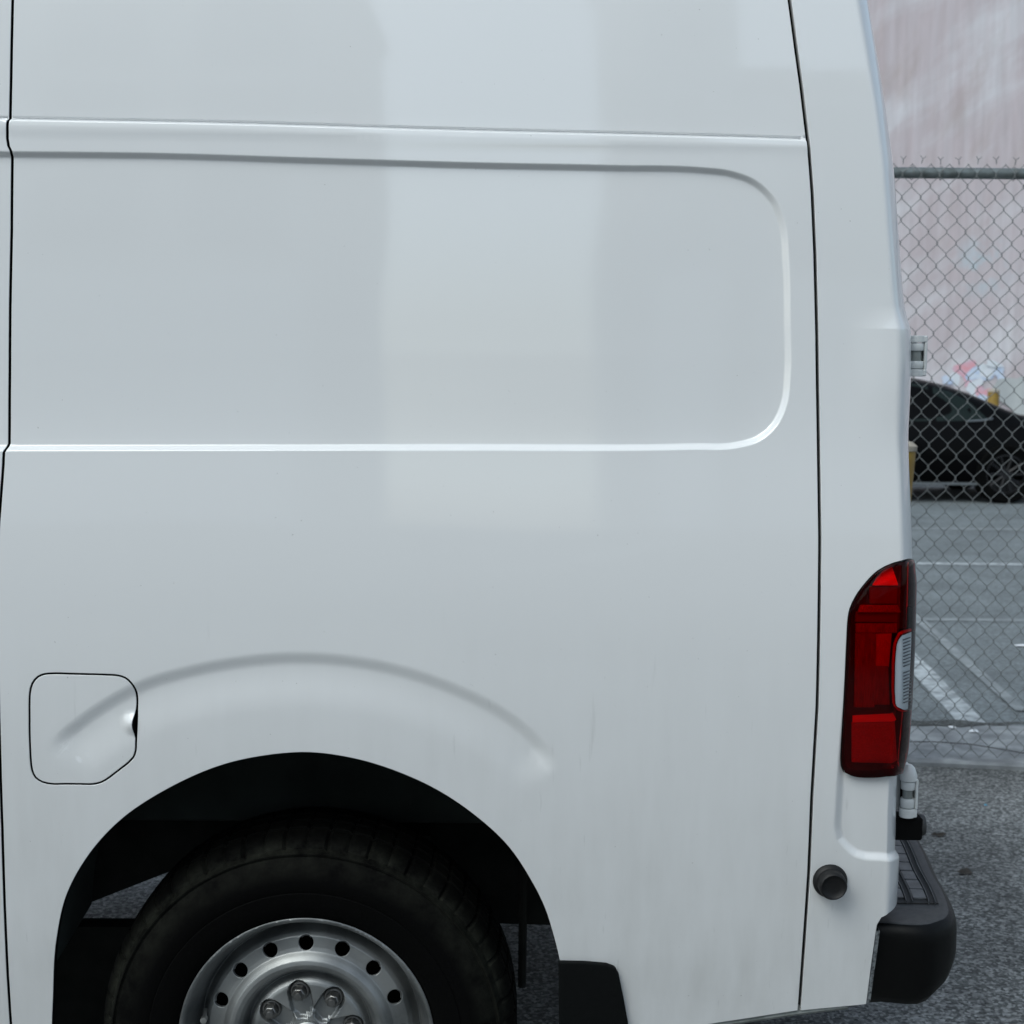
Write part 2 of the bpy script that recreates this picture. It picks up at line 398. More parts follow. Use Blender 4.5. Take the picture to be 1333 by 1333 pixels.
# concrete footing under the fence
front = [(-40, 3.26)]+[(x, 3.215+.02*math.sin(x*2.1)+.012*math.sin(x*7)+(.08 if x < 1.6 else .08*max(0, 1-(x-1.6)/.5))) for x in np.arange(-6, 9, .15)]+[(40, 3.24)]
back = [(40, 3.86)]+[(x, 3.87+.012*math.sin(x*5)+.01*math.sin(x*13)) for x in np.arange(9, -6, -.2)]+[(-40, 3.86)]
ol = front+back; nO = len(ol)
v = [(x, y, -.02) for x, y in ol]+[(x, y, .016) for x, y in ol]+[(x, y+(.012 if i < len(front) else -.008), .024) for i, (x, y) in enumerate(ol)]
f = [(i, (i+1) % nO, nO+(i+1) % nO, nO+i) for i in range(nO)]+[(nO+i, nO+(i+1) % nO, 2*nO+(i+1) % nO, 2*nO+i) for i in range(nO)]+[tuple(range(2*nO, 3*nO))]
tag(mesh_obj('fence_footing', v, f, CONC, None, False), kind='structure')
# grit and dead leaves gathered along the back of the footing
gp_ = []; xs_ = np.arange(-6, 9, .06)
GRIT = mat('dark_grit', (.03, .03, .028), rough=.95, col2=(.10, .11, .11), scale=40)
sheet('grit_line', [(x, 3.835+.02*math.sin(x*9)+.012*math.sin(x*31)) for x in xs_]+[(x, 3.90+.02*math.sin(x*7+1)+.02*math.sin(x*23)) for x in xs_[::-1]], .0275, GRIT)
# painted bay lines
WORN = mat('worn_white_paint', (.20, .22, .23), rough=.8, col2=(.44, .48, .50), scale=14, detail=8, lo=.35, hi=.6)
FAINT = mat('faded_white_paint', (.18, .20, .21), rough=.8, col2=(.28, .31, .32), scale=9, detail=8, lo=.4, hi=.7)
def stripe(p, q, w0, w1, m, z=.008, name='bay_line'):
    p = np.array(p); q = np.array(q); d = q-p; d /= np.linalg.norm(d); nn = np.array([-d[1], d[0]]); k = 26
    L = []; Rr = []
    for i in range(k+1):
        c = p+(q-p)*i/k; w = (w0+(w1-w0)*i/k)/2
        L.append(c+nn*(w+random.uniform(-.004, .004))); Rr.append(c-nn*(w+random.uniform(-.004, .004)))
    return sheet(name, [tuple(a) for a in L+Rr[::-1]], z, m)
for y_, x0, x1, w, m_ in ((684, -12, 22, .13, FAINT), (727, -12, 24, .12, WORN), (798, -9, 20, .10, FAINT)):
    Yg = ground(1260, y_)[1]; stripe((x0, Yg+.02*(x0-2.6)), (x1, Yg-.02*(x1-2.6)+.0), w, w, m_)
a_, b_ = np.array(g(1187, 862)), np.array(g(1272, 950)); stripe(a_-(b_-a_)*3.0, a_+(b_-a_)*1.04, .12, .12, WORN, .0095)
a_, b_ = np.array(g(1200, 812)), np.array(g(1330, 928)); stripe(a_-(b_-a_)*1.5, b_, .08, .06, FAINT, .011)

# painted wall at the far side of the lot
YW = 21.5
def wall_material():
    m = bpy.data.materials.new('faded_mural_wall'); m.use_nodes = True; n = m.node_tree.nodes; l = m.node_tree.links; b = n['Principled BSDF']
    b.inputs['Roughness'].default_value = .9
    tc = n.new('ShaderNodeTexCoord')
    def noise(sc, det=5, rot=0, scale=1.0):
        m0 = n.new('ShaderNodeMapping'); m0.inputs['Rotation'].default_value = (0, rot, 0); l.new(tc.outputs['Object'], m0.inputs[0])
        mp = n.new('ShaderNodeMapping'); mp.inputs['Scale'].default_value = sc; l.new(m0.outputs[0], mp.inputs[0])
        t = n.new('ShaderNodeTexNoise'); t.inputs['Scale'].default_value = scale; t.inputs['Detail'].default_value = det; t.inputs['Roughness'].default_value = .6; l.new(mp.outputs[0], t.inputs['Vector']); return t
    def ramp(t, a, b_, c0=(0, 0, 0, 1), c1=(1, 1, 1, 1)):
        r = n.new('ShaderNodeValToRGB'); r.color_ramp.elements[0].position = a; r.color_ramp.elements[1].position = b_
        r.color_ramp.elements[0].color = c0; r.color_ramp.elements[1].color = c1; l.new(t.outputs[0], r.inputs[0]); return r
    big = ramp(noise((.30, .3, 1.0), 5, R(38)), .45, .60)          # broad diagonal washes of white and mauve
    st = ramp(noise((5.5, 3, .5), 7), .34, .70)                   # vertical brush and rain streaks
    fine = ramp(noise((9, 9, .8), 6), .3, .7)
    pk = n.new('ShaderNodeMixRGB'); pk.inputs[1].default_value = (.53, .455, .475, 1); pk.inputs[2].default_value = (.60, .545, .575, 1); l.new(st.outputs[0], pk.inputs[0])
    wh = n.new('ShaderNodeMixRGB'); wh.inputs[1].default_value = (.62, .58, .61, 1); wh.inputs[2].default_value = (.69, .68, .71, 1); l.new(st.outputs[0], wh.inputs[0])
    mx = n.new('ShaderNodeMixRGB'); l.new(big.outputs[0], mx.inputs[0]); l.new(pk.outputs[0], mx.inputs[1]); l.new(wh.outputs[0], mx.inputs[2])
    br = ramp(noise((.9, .9, .35), 5, R(-25), 1.0), .57, .70)
    mb = n.new('ShaderNodeMixRGB'); mb.inputs[2].default_value = (.46, .385, .37, 1)
    mm = n.new('ShaderNodeMath'); mm.operation = 'MULTIPLY'; mm.inputs[1].default_value = .75; l.new(br.outputs[0], mm.inputs[0]); l.new(mm.outputs[0], mb.inputs[0]); l.new(mx.outputs[0], mb.inputs[1])
    # a faded spray-painted shape, pale blue and white
    ctr = at(1280, 348, YW); vs = n.new('ShaderNodeVectorMath'); vs.operation = 'SUBTRACT'; vs.inputs[1].default_value = (ctr[0], 0, ctr[2]); l.new(tc.outputs['Object'], vs.inputs[0])
    ln_ = n.new('ShaderNodeVectorMath'); ln_.operation = 'LENGTH'; l.new(vs.outputs[0], ln_.inputs[0])
    mr_ = n.new('ShaderNodeMapRange'); mr_.inputs[1].default_value = .62; mr_.inputs[2].default_value = .15; l.new(ln_.outputs['Value'], mr_.inputs[0])
    nz_ = ramp(noise((2.6, 2, 2.2), 4, R(20)), .44, .56); mk = n.new('ShaderNodeMath'); mk.operation = 'MULTIPLY'; l.new(mr_.outputs[0], mk.inputs[0]); l.new(nz_.outputs[0], mk.inputs[1])
    ms_ = n.new('ShaderNodeMixRGB'); ms_.inputs[2].default_value = (.52, .58, .63, 1); l.new(mk.outputs[0], ms_.inputs[0]); l.new(mb.outputs[0], ms_.inputs[1]); mb = ms_
    mf = n.new('ShaderNodeMixRGB'); mf.blend_type = 'MULTIPLY'; mf.inputs[0].default_value = .16; l.new(mb.outputs[0], mf.inputs[1]); l.new(fine.outputs[0], mf.inputs[2])
    l.new(mf.outputs[0], b.inputs['Base Color'])
    return m
wall = empty('painted_wall', (0, YW, 0))
tag(wall, 'tall pink and white streaked wall with faded paint behind the parking lot', 'wall')
MB().box((2, .25, 4.6), (60, .5, 9.2), .02).obj('wall_face', wall_material(), wall)
def blob(name, px, py, rx, rz, m, seed, yoff):
    rr = random.Random(seed); c = at(px, py, YW); n = 22; ph = [rr.uniform(0, 6.28) for _ in range(4)]
    P = []
    for i in range(n):
        t = 2*math.pi*i/n; k = 1+.25*math.sin(2*t+ph[0])+.2*math.sin(3*t+ph[1])+.12*math.sin(5*t+ph[2])
        P.append((c[0]+rx*k*math.cos(t), c[2]+rz*k*math.sin(t)))
    v = [(x, -yoff, z) for x, z in P]+[(x, -yoff+.003, z) for x, z in P]
    mesh_obj(name, v, [tuple(range(n))]+[(i, n+i, n+(i+1) % n, (i+1) % n) for i in range(n)], m, wall, False)
gb = mat('graffiti_pale_blue', (.42, .52, .72), rough=.7, col2=(.62, .68, .78), scale=9)
gp = mat('graffiti_pink', (.70, .32, .36), rough=.7, col2=(.62, .45, .55), scale=9)
gw = mat('graffiti_white', (.62, .66, .70), rough=.7, col2=(.70, .72, .78), scale=9)
for i, (px, py, rx, rz, m_) in enumerate(((1243, 492, .12, .10, gw), (1256, 480, .14, .14, gp), (1262, 494, .10, .11, gp), (1275, 486, .17, .15, gb), (1287, 483, .14, .13, gw), (1301, 486, .09, .13, gb),
                                          (1268, 505, .15, .12, gw), (1280, 512, .12, .12, gp), (1285, 520, .12, .11, gb), (1232, 495, .08, .07, gb), (1292, 474, .13, .05, gw))):
    blob('graffiti', px, py, rx, rz, m_, i, .004+.0035*i)
# a grey bare patch on the wall, low at the right
blob('grey_overpaint', 1332, 520, .36, .42, mat('grey_overpaint', (.40, .42, .43), rough=.9, col2=(.48, .50, .50), scale=4), 40, .045)

# ---------------------------------------------------------------- buildings across the street (behind the camera, seen in the paint)
def facade(name, x0, x1, h, y, col, col2, label, nw, nf, ww, wh):
    b = empty(name, ((x0+x1)/2, y, 0)); tag(b, label, 'building')
    wd = x1-x0; m = mat(name+'_wall', col, rough=.85, col2=col2, scale=2.5)
    MB().box((0, -5, h/2), (wd-.02, 10, h), .03).obj('wall', m, b)
    MB().box((0, -4.95, h+.2), (wd+.2, 10.4, .4), .04).obj('cornice', mat('cornice', (.4, .39, .37), rough=.8), b)
    MB().box((0, .02, 1.65), (wd-.3, .06, 3.3), .01).obj('reflection_band', mat('band_white', (.80, .80, .79), rough=.7, col2=(.74, .74, .73), scale=3), b)  # white strip added low on the fronts to show bright in the van's paint
    gl = mat('window_glass_dark', (.03, .04, .05), rough=.08, spec=.8); fr = mat('window_frame_pale', (.5, .5, .48), rough=.5)
    me1 = me2 = None
    for i in range(nw):
        for j in range(nf):
            x = -wd/2+wd*(i+.5)/nw; z = 3.5+(h-3.8)*(j+.5)/nf
            if me1 is None:
                o = MB().box((0, 0, 0), (ww+.16, .12, wh+.16), .02).obj('window', fr, b); p = MB().box((0, .03, 0), (ww, .1, wh), .005).obj('pane', gl, o); me1, me2 = o.data, p.data
            else:
                o = link(bpy.data.objects.new('window', me1), b); p = link(bpy.data.objects.new('pane', me2), o)
            o.location = (x, .01, z)
facade('beige_building', -15, -2.45, 11.5, -15.5, (.50, .48, .45), (.54, .52, .49), 'broad pale beige building across the street with rows of windows, left of the open gap', 7, 4, 1.2, 1.5)
facade('grey_tower', 1.55, 2.65, 13.5, -15.2, (.30, .31, .32), (.34, .35, .36), 'narrow grey tower across the street at the right of the open gap', 1, 5, .4, 1.0)
facade('white_building', 2.85, 13, 7.4, -16.5, (.50, .51, .52), (.56, .57, .58), 'white low building across the street right of the grey tower', 4, 3, 1.3, 1.2)
tag(MB().box((0, -12.2, .06), (120, 3.0, .14), .02).obj('pavement', CONC), kind='structure')

# ================================================================ VAN
VX = np.array([(0.30, -9.0), (0.50, -8.0), (0.80, -5.2), (1.05, -2.0), (1.20, 0.8), (1.34, 3.6), (1.46, 4.6), (1.56, 2.4), (1.70, 0.9), (1.85, 1.7), (2.0, 3.2), (2.2, 5.0), (2.36, 7.0), (2.6, 12)])
_zz = np.arange(.1, 2.75, .002); _sl = np.tan(np.radians(np.interp(_zz, VX[:, 0], VX[:, 1])))
_k = np.hanning(61); _k /= _k.sum(); _sl = np.convolve(np.pad(_sl, 30, 'edge'), _k, 'valid')
_yy = np.cumsum(_sl)*.002; _yy -= np.interp(.9, _zz, _yy)
# cubic-ish smooth lookup: linear on a 2 mm table of a smooth curve, evaluated with central weights
def Y0(z):
    t = (np.asarray(z, float)-_zz[0])/.002; t = np.clip(t, 1, len(_zz)-3); i = t.astype(int); f = t-i
    p0, p1, p2, p3 = _yy[i-1], _yy[i], _yy[i+1], _yy[i+2]
    return p1+.5*f*(p2-p0+f*(2*p0-5*p1+4*p2-p3+f*(3*(p1-p2)+p3-p0)))
def S(pts):
    """photo points -> (x, z) on the van's side"""
    pts = np.asarray(pts, float).reshape(-1, 2); d = rays(pts); Y = np.zeros(len(pts))
    for _ in range(6):
        t = (Y-CAM[1])/d[:, 1]; P = CAM+d*t[:, None]; Y = Y0(P[:, 2])
    return P[:, [0, 2]]
MM = .00137
LGAP = [(18, -85), (15, 0), (13, 100), (12, 150), (10, 160), (9.5, 180), (11, 190), (14, 196), (13, 300), (11, 400), (10, 520), (9.5, 578), (5, 589), (4, 610), (1, 650), (-2, 690), (-3.5, 760), (-3, 850), (-1, 950), (3, 1080), (6, 1180), (10, 1270), (14, 1333), (22, 1450)]
RGAP = [(1012, -85), (1028, 0), (1036, 60), (1043, 110), (1049, 160), (1052, 185), (1057, 250), (1060.5, 330), (1063, 430), (1065, 560), (1067, 700), (1066, 800), (1063.5, 920), (1060, 980), (1056.5, 1040), (1052.5, 1139), (1046, 1232), (1040, 1315)]
ARCH = [(69, 1450), (66, 1380), (68, 1300), (72.5, 1224), (86, 1164), (110, 1119), (155, 1068), (218, 1026), (299, 992), (350, 982), (394, 978.5), (467, 988), (518, 1004), (569, 1027.5), (619, 1061), (663, 1102), (690, 1142), (710.6, 1183), (721, 1216), (729, 1248), (736, 1300), (738, 1352)]
lg = S(LGAP); rg = S(RGAP); arch = spline(S(ARCH), .012)
SEAM = S([(-900, 133), (0, 155), (300, 161), (600, 170), (850, 176), (1050, 182), (1120, 185)])
# recessed rectangle in the upper side
_rp = [(-1300, 172), (0, 196), (200, 198), (400, 204), (600, 210), (800, 214), (915, 217), (950, 221), (985, 234), (1010, 258), (1023, 290), (1028, 340), (1030, 420), (1030, 490), (1026, 525), (1012, 556), (990, 575), (960, 584), (900, 586), (600, 587), (300, 587.5), (0, 588), (-1300, 589)]
REC = np.concatenate([S(_rp[:1]), spline(S(_rp[1:-1]), .01), S(_rp[-1:])])
CREASE = spline(S([(60, 985), (75, 966), (101, 944), (146, 913), (191, 891), (236, 877.5), (300, 864.5), (375, 857.5), (440, 860), (520, 874), (600, 902), (650, 927), (690, 957), (728, 1003)]), .012)
DIM = S([(176.5, 942)])[0]
FUEL_PX = [(38.4, 955), (38.3, 935), (38.3, 915), (38.9, 902), (42, 890), (49.5, 881), (58, 877.7), (68, 876.8), (90, 877.2), (115, 877.8), (140, 878.6), (154, 879.6), (163, 882.5), (170.5, 889), (175.5, 898), (177.4, 909), (177.5, 920)]
FUEL_PX2 = [(177, 968), (176.6, 977), (173.5, 986), (168, 992), (158, 1000), (147, 1008.5), (138, 1015), (130, 1019), (121, 1020.8), (105, 1020.8), (85, 1020.6), (66, 1020.5), (55, 1018), (46, 1012), (41.5, 1002), (40, 990), (39, 972)]
FUEL = S(FUEL_PX+[(176, 930), (174.2, 937), (173.6, 943), (174.2, 949), (175.8, 956), (177, 961)]+FUEL_PX2)
FUELH = S(FUEL_PX+[(177.5, 943)]+FUEL_PX2)
def h_side(u, v):
    Q = np.stack([u, v], 1); h = np.zeros(len(u))
    m = (v > 1.38) & (v < 2.15)
    if m.any():
        d = sdf(Q[m], REC)
        dep = np.interp(v[m], [1.49, 1.66, 1.85, 2.0], [.0105, .0088, .0090, .0090])
        h[m] += dep*sstep(-d/.0118)
    zs = np.interp(u, SEAM[:, 0], SEAM[:, 1]); d = v-zs
    h += .0055*sstep(d/.005+.5)+.0035*np.exp(-((d-.003)/.0018)**2)-.0016*np.exp(-((d+.012)/.010)**2)
    m = (v < 1.25) & (v > .6)
    if m.any():
        dd, t, sg = seg_dist(Q[m], CREASE, False); d = dd*sg
        tap = sstep(t/.075)*sstep((1-t)/.06)
        h[m] += .0066*tap*sstep(d/.029+.5)*(1-sstep((d-.015)/.075))
    # slight unevenness of the pressed sheet
    h += .00016*(np.sin(u*7.3+v*3.1)+np.sin(u*3.7-v*9.1+1)+.6*np.sin(u*15+v*12+2)+.5*np.sin(v*23-u*5))
    return h
_sm = spline(SEAM, .01); SEAM = _sm
def close(p): return np.concatenate([p, p[:1]])
def dens_open(p, st):
    p = np.asarray(p); out = [p[0]]
    for a, b in zip(p[:-1], p[1:]):
        k = max(1, int(np.linalg.norm(b-a)/st))
        out += [a+(b-a)*j/k for j in range(1, k+1)]
    return np.array(out)
LINES = [SEAM+[0, o] for o in (-.012, -.006, -.003, -.0015, 0, .0012, .0022, .003, .0038, .0052, .0075)]
LINES += [dens_open(close(offset_poly(REC, o)), .008) for o in (.0012, 0, -.002, -.004, -.006, -.008, -.010, -.0125, -.0145)]
_ct = np.gradient(CREASE, axis=0); _ct /= np.linalg.norm(_ct, axis=1)[:, None]; _cn = np.stack([_ct[:, 1], -_ct[:, 0]], 1)
LINES += [CREASE+_cn*o for o in (-.017, -.013, -.009, -.005, 0, .005, .009, .013, .017)]
def P_side(u, v): return np.stack([u, Y0(v)+h_side(u, v), v], 1)
def feat_side(u, v):
    """negative where a fine mesh is needed"""
    Q = np.stack([u, v], 1); r = np.ones(len(u))
    m = (v > 1.35) & (v < 2.2)
    if m.any(): r[m] = np.minimum(r[m], np.abs(sdf(Q[m], REC)+.006)-.014)
    zs = np.interp(u, SEAM[:, 0], SEAM[:, 1]); r = np.minimum(r, np.abs(v-zs)-.009)
    m = (v < 1.25) & (v > .6)
    if m.any(): r[m] = np.minimum(r[m], seg_dist(Q[m], CREASE, False)[0]-.016)
    r = np.minimum(r, np.hypot(u-DIM[0], v-DIM[1])-.028)
    return r
van = empty('cargo_van', (0, 1.0, 0))
tag(van, 'white high-roof cargo van seen close from the side at its rear wheel', 'van')
VAN = van
RUBB = 1
_off = np.array([0, -1.0, 0])           # parts are modelled in world space; the Empty stands 1 m in
def adopt(o, parent=None):
    """child of the van (or of a part) with its mesh kept where it was modelled"""
    o.parent = parent or VAN
    if parent is None: o.matrix_parent_inverse = Matrix.Translation((0, -1.0, 0))
    return o
GAPW = .0033
# main rear quarter panel: between the two shut lines
bot = S([(1040, 1315), (980, 1324), (920, 1333), (840, 1343), (738, 1352)])
o1 = np.concatenate([lg[::-1]+[GAPW, 0], rg+[-GAPW, 0], bot[1:-1], arch[::-1], ])
fuel_hole = offset_poly(spline(FUELH, .006, True), .0027)
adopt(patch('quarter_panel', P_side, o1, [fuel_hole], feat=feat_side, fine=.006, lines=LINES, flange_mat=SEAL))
def P_fuel(u, v):
    P = P_side(u, v); r = np.hypot(u-DIM[0]+.004, v-DIM[1]); P[:, 1] -= .009*(1-sstep(r/.026)); return P
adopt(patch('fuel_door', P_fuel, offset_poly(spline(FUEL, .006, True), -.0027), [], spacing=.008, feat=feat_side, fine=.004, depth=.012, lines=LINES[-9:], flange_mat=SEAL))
# sliding door in front of it
lft = -2.35
d0 = lg+[-GAPW, 0]
o2 = np.concatenate([[(lft, d0[0, 1])], d0, [(lft, d0[-1, 1])]])
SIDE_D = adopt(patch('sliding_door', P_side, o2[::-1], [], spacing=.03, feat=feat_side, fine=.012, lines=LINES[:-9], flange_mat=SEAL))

# ---- rear corner panel: flat, then turning round the corner of the van
SIL = np.array([(1117, -85), (1130, 0), (1145.5, 90), (1154.5, 146), (1163.5, 216), (1169.5, 300), (1174, 360), (1176, 385), (1179, 408), (1182, 430), (1182.5, 488), (1182, 571), (1183.5, 605), (1186.5, 680), (1188, 740), (1185, 850), (1180, 950), (1174.5, 1010), (1172.5, 1060), (1171.5, 1110), (1169, 1160), (1160, 1330)], float)
_mt = .262
_ph = np.linspace(0, math.pi/2, 1200); _rho = .013+(.165-.013)*sstep((_ph-R(44))/R(16)); _dp = np.diff(_ph); _rm = (_rho[1:]+_rho[:-1])/2; _pm = (_ph[1:]+_ph[:-1])/2
_al = np.concatenate([[0], np.cumsum(_rm*_dp)]); _ex = np.concatenate([[0], np.cumsum(_rm*np.cos(_pm)*_dp)]); _ey = np.concatenate([[0], np.cumsum(_rm*np.sin(_pm)*_dp)])
EA, EB = _ex[-1], _ey[-1]; LQ = _al[-1]; _s75 = float(np.interp(R(75.3), _ph, _al))
_sx = S(SIL); _xc = _sx[:, 0]-float(np.max(_ex-_mt*_ey))
_ord = np.argsort(_sx[:, 1]); _cz = np.arange(.3, 2.5, .004); _cx = np.interp(_cz, _sx[_ord, 1], _xc[_ord])
_k2 = np.hanning(9); _k2 /= _k2.sum(); _cx = np.convolve(np.pad(_cx, 4, 'edge'), _k2, 'valid')
def Xc(z):
    t = (np.asarray(z, float)-_cz[0])/.004; t = np.clip(t, 1, len(_cz)-3); i = t.astype(int); f = t-i
    p0, p1, p2, p3 = _cx[i-1], _cx[i], _cx[i+1], _cx[i+2]
    return p1+.5*f*(p2-p0+f*(2*p0-5*p1+4*p2-p3+f*(3*(p1-p2)+p3-p0)))
def base_corner(u, v):
    xc = Xc(v); s = u-xc; ph = np.interp(np.clip(s, 0, LQ), _al, _ph); ph = np.where(s < 0, 0, ph)
    sc_ = np.clip(s, 0, LQ)
    x = np.where(s < 0, u, xc+np.interp(sc_, _al, _ex)); y = Y0(v)+np.where(s < 0, 0, np.interp(sc_, _al, _ey))+np.clip(s-LQ, 0, None)
    nx = np.sin(ph); ny = -np.cos(ph); L = 1.0+0*nx
    return np.stack([x, y, np.asarray(v, float)], 1), np.stack([nx/L, ny/L, np.zeros_like(nx)], 1)
def C(pts):
    """photo points -> (u, v) on the rear corner; ('w', degrees round the corner, photo y) for points past the silhouette"""
    out = []
    for p in pts:
        if p[0] == 'w':
            z = at(1180, p[2], .10)[2]; z = at(1180, p[2], float(Y0(z))+EB*.75)[2]; out.append((float(Xc(z))+float(np.interp(math.radians(min(p[1], 90)), _ph, _al))+max(0, p[1]-90)*.001, z)); continue
        u, v_ = (float(a) for a in S([p])[0])
        pj = lambda uu, vv: project(base_corner(np.array([uu]), np.array([vv]))[0])[0]
        for _ in range(7):
            lo_, hi_ = float(Xc(v_))-.4, float(Xc(v_))+_s75*.97
            for _k in range(26):
                u = (lo_+hi_)/2
                if pj(u, v_)[0] < p[0]: lo_ = u
                else: hi_ = u
            v_ += (pj(u, v_)[1]-p[1])*.00137
        out.append((u, v_))
    return np.array(out)
_cw = [(1187, 728), (1175, 729.5), (1163, 732.5), (1152, 737), (1142, 743), (1126, 759), (1113, 777), (1106, 792), (1103.6, 804), (1102.6, 816), (1101.8, 832), (1100.8, 855), (1099.7, 880), (1098.6, 905), (1097.3, 930), (1096, 955), (1094.9, 976), (1094.6, 988), (1095.6, 998), (1099, 1006), (1107, 1010), (1136, 1013), (1160, 1011), (1173, 1008)]
_lw = C(_cw); LAMP = np.concatenate([spline(_lw, .008), C([('w', 100, 1006), ('w', 110, 1000), ('w', 110, 860), ('w', 110, 740), ('w', 100, 730)])])
POCK = np.concatenate([C([(1099, 880)]), C([(1092, 960)]), spline(C([(1088, 1010), (1086, 1050), (1085, 1082), (1088, 1095), (1097, 1105), (1112, 1117), (1125, 1121), (1145, 1122), (1165, 1121)]), .01), C([('w', 100, 1120), ('w', 125, 1112), ('w', 125, 880)])])
POCK_L = [dens_open(offset_poly(POCK, o), .008) for o in (0, -.0045, -.009, -.0135, -.018)]
STEPV = C([(1150, 428)])[0, 1]; BX = C([(1112, 428)])[0, 0]
def h_corner(u, v):
    Q = np.stack([u, v], 1); h = np.zeros(len(u))
    m = (v > .6) & (v < 1.35)
    if m.any(): h[m] += .0085*sstep(-sdf(Q[m], POCK)/.018)
    # shoulder where the body widens for the door hinge
    h -= .0056*np.clip((STEPV+.040-v)/.040, 0, 1)**1.5*sstep((u-BX+.02)/.10)*sstep((v-1.46)/.20)
    h += .0002*(np.sin(u*9+v*4)+np.sin(v*11-u*5+1))
    # upper seam runs out into this panel only at its very edge
    return h
def P_corner(u, v, extra=0.0):
    P, N = base_corner(u, v); return P-N*(h_corner(u, v)-extra)[:, None]
def feat_corner(u, v):
    Q = np.stack([u, v], 1); r = np.minimum(1.0, np.abs(u-Xc(v)-.006)-.012)
    m = (v > .6) & (v < 1.4)
    if m.any(): r[m] = np.minimum(r[m], np.abs(sdf(Q[m], POCK)+.008)-.016)
    r = np.minimum(r, np.maximum(np.abs(v-STEPV-.018)-.03, BX-.01-u))
    return r
rgc = C([tuple(p) for p in RGAP])+[GAPW+.0011, 0]
ed = C([('w', 125, y) for y in (1160, 1100, 1000, 900, 700, 500, 430, 400, 300, 200, 100, 0, -85)])
oc = np.concatenate([rgc, C([(1042, 1315), (1085, 1311), (1127, 1307), (1133, 1260), (1139, 1216), (1141, 1204), (1147, 1194), (1157, 1188), (1164, 1182), ('w', 82, 1168)]), ed])
adopt(patch('rear_corner_panel', P_corner, oc[::-1] if False else oc, [offset_poly(LAMP, .001)], spacing=.014, feat=feat_corner, fine=.0028, lines=[POCK_L[k] for k in range(len(POCK_L))]))

# ---- backing behind the shut lines
def strip_behind(name, pts, w, dy, base=Y0):
    v = []; f = []
    for i, (x, z) in enumerate(pts):
        y = float(base(z))+dy; v += [(x-w, y, z), (x+w, y, z)]
        if i: f.append((2*i-2, 2*i-1, 2*i+1, 2*i))
    return adopt(mesh_obj(name, v, f, SEAL))
strip_behind('panel_seal', lg, .02, .022); strip_behind('panel_seal', rg, .02, .022)
_c = FUEL.mean(0); fb = offset_poly(spline(FUEL, .01, True), .012); nfb = len(fb)
adopt(mesh_obj('fuel_filler_recess', [(x, float(Y0(z))+.020, z) for x, z in fb], [tuple(range(nfb))], SEAL))

# ---- rest of the shell (roof, far side, rear doors, floor)
def shell():
    xs = [-2.35, -1.5, -.5, .2, .50]; sec = []
    zt = S([(500, -85)])[0, 1]; y0 = float(Y0(zt)); W2 = 2.03
    top = [(y0+.004, zt-.01), (y0+.02, zt+.10), (y0+.06, zt+.18), (y0+.14, zt+.225), (y0+.35, zt+.25), (1.015, zt+.265)]
    near = top; far = [(W2-a, b) for a, b in top[::-1][1:]]
    down = [(W2-float(Y0(z)), z) for z in (2.2, 2.0, 1.7, 1.4, 1.1, .8, .5, .34)]  # lowest point drops the unseen far side to shade the ground beneath
    return near+far+down
SEC = shell()
xs = [-2.35, -1.5, -.5, .1, .55]
v = []; f = []; ns = len(SEC)
for x in xs:
    for y, z in SEC:
        xx = x
        if x == .55: xx = float(Xc(np.clip(z, .4, 2.4)))+EA-.012-max(0, z-2.38)*.35
        v.append((xx, y, z))
for i in range(len(xs)-1):
    for j in range(ns-1): f.append((i*ns+j, i*ns+j+1, (i+1)*ns+j+1, (i+1)*ns+j))
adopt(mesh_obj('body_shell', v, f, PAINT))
zlist = [.62, .8, 1.0, 1.2, 1.4, 1.6, 1.8, 2.0, 2.2, 2.34]
def reardoor(name, ya, yb):
    v = []; f = []; ny = 8
    for z in zlist:
        for k in range(ny+1):
            y = ya+(yb-ya)*k/ny; x = float(Xc(z))+EA+.012-.03*((y-1.015)/1.0)**2
            v.append((x, y, z))
    for i in range(len(zlist)-1):
        for k in range(ny): a = i*(ny+1)+k; f.append((a, a+1, a+ny+2, a+ny+1))
    n0 = len(v); v += [(x-.04, y, z) for x, y, z in v]; m = ny+1; nz = len(zlist)
    loop = [k for k in range(m)]+[i*m+ny for i in range(1, nz)]+[(nz-1)*m+k for k in range(ny-1, -1, -1)]+[i*m for i in range(nz-2, 0, -1)]
    for a, b in zip(loop, loop[1:]+loop[:1]): f.append((a, n0+a, n0+b, b))
    o = adopt(auto_sharp(mesh_obj(name, v, f, PAINT))); return o
rd = reardoor('rear_door', .17, 1.012); rd2 = reardoor('rear_door', 1.018, 1.86)
for r_, y_ in ((rd, .57), (rd2, 1.46)):
    w = MB().box((float(Xc(1.75))+EA+.010, y_, 1.75), (.012, .55, .5), .004).obj('window', mat('tinted_glass', (.01, .012, .014), rough=.06, spec=.8), r_)
MB().box((float(Xc(1.15))+EA+.022, .93, 1.1), (.03, .04, .18), .008).obj('handle', BLACKP, rd)
# far corner closing piece and floor
v = [(float(Xc(z))+EA-.01, yy, z) for z in zlist for yy in (1.90, 2.03-float(Y0(z)))]
f = [(2*i, 2*i+1, 2*i+3, 2*i+2) for i in range(len(zlist)-1)]
adopt(mesh_obj('far_corner_panel', v, f, PAINT))
adopt(MB().box((-.9, 1.05, .60), (3.0, 1.85, .05)).obj('floor_pan', DARKMET)) if False else None
fl = MB(); fl.box((-1.66, 1.03, .70), (1.38, 1.94, .05)); fl.box((.40, 1.03, .62), (.55, 1.94, .05)); fl.box((-.40, 1.20, .93), (1.14, 1.60, .04)); fl.box((-2.35, 1.03, 1.5), (.02, 1.9, 1.7))
adopt(fl.obj('floor_pan', DARKMET))

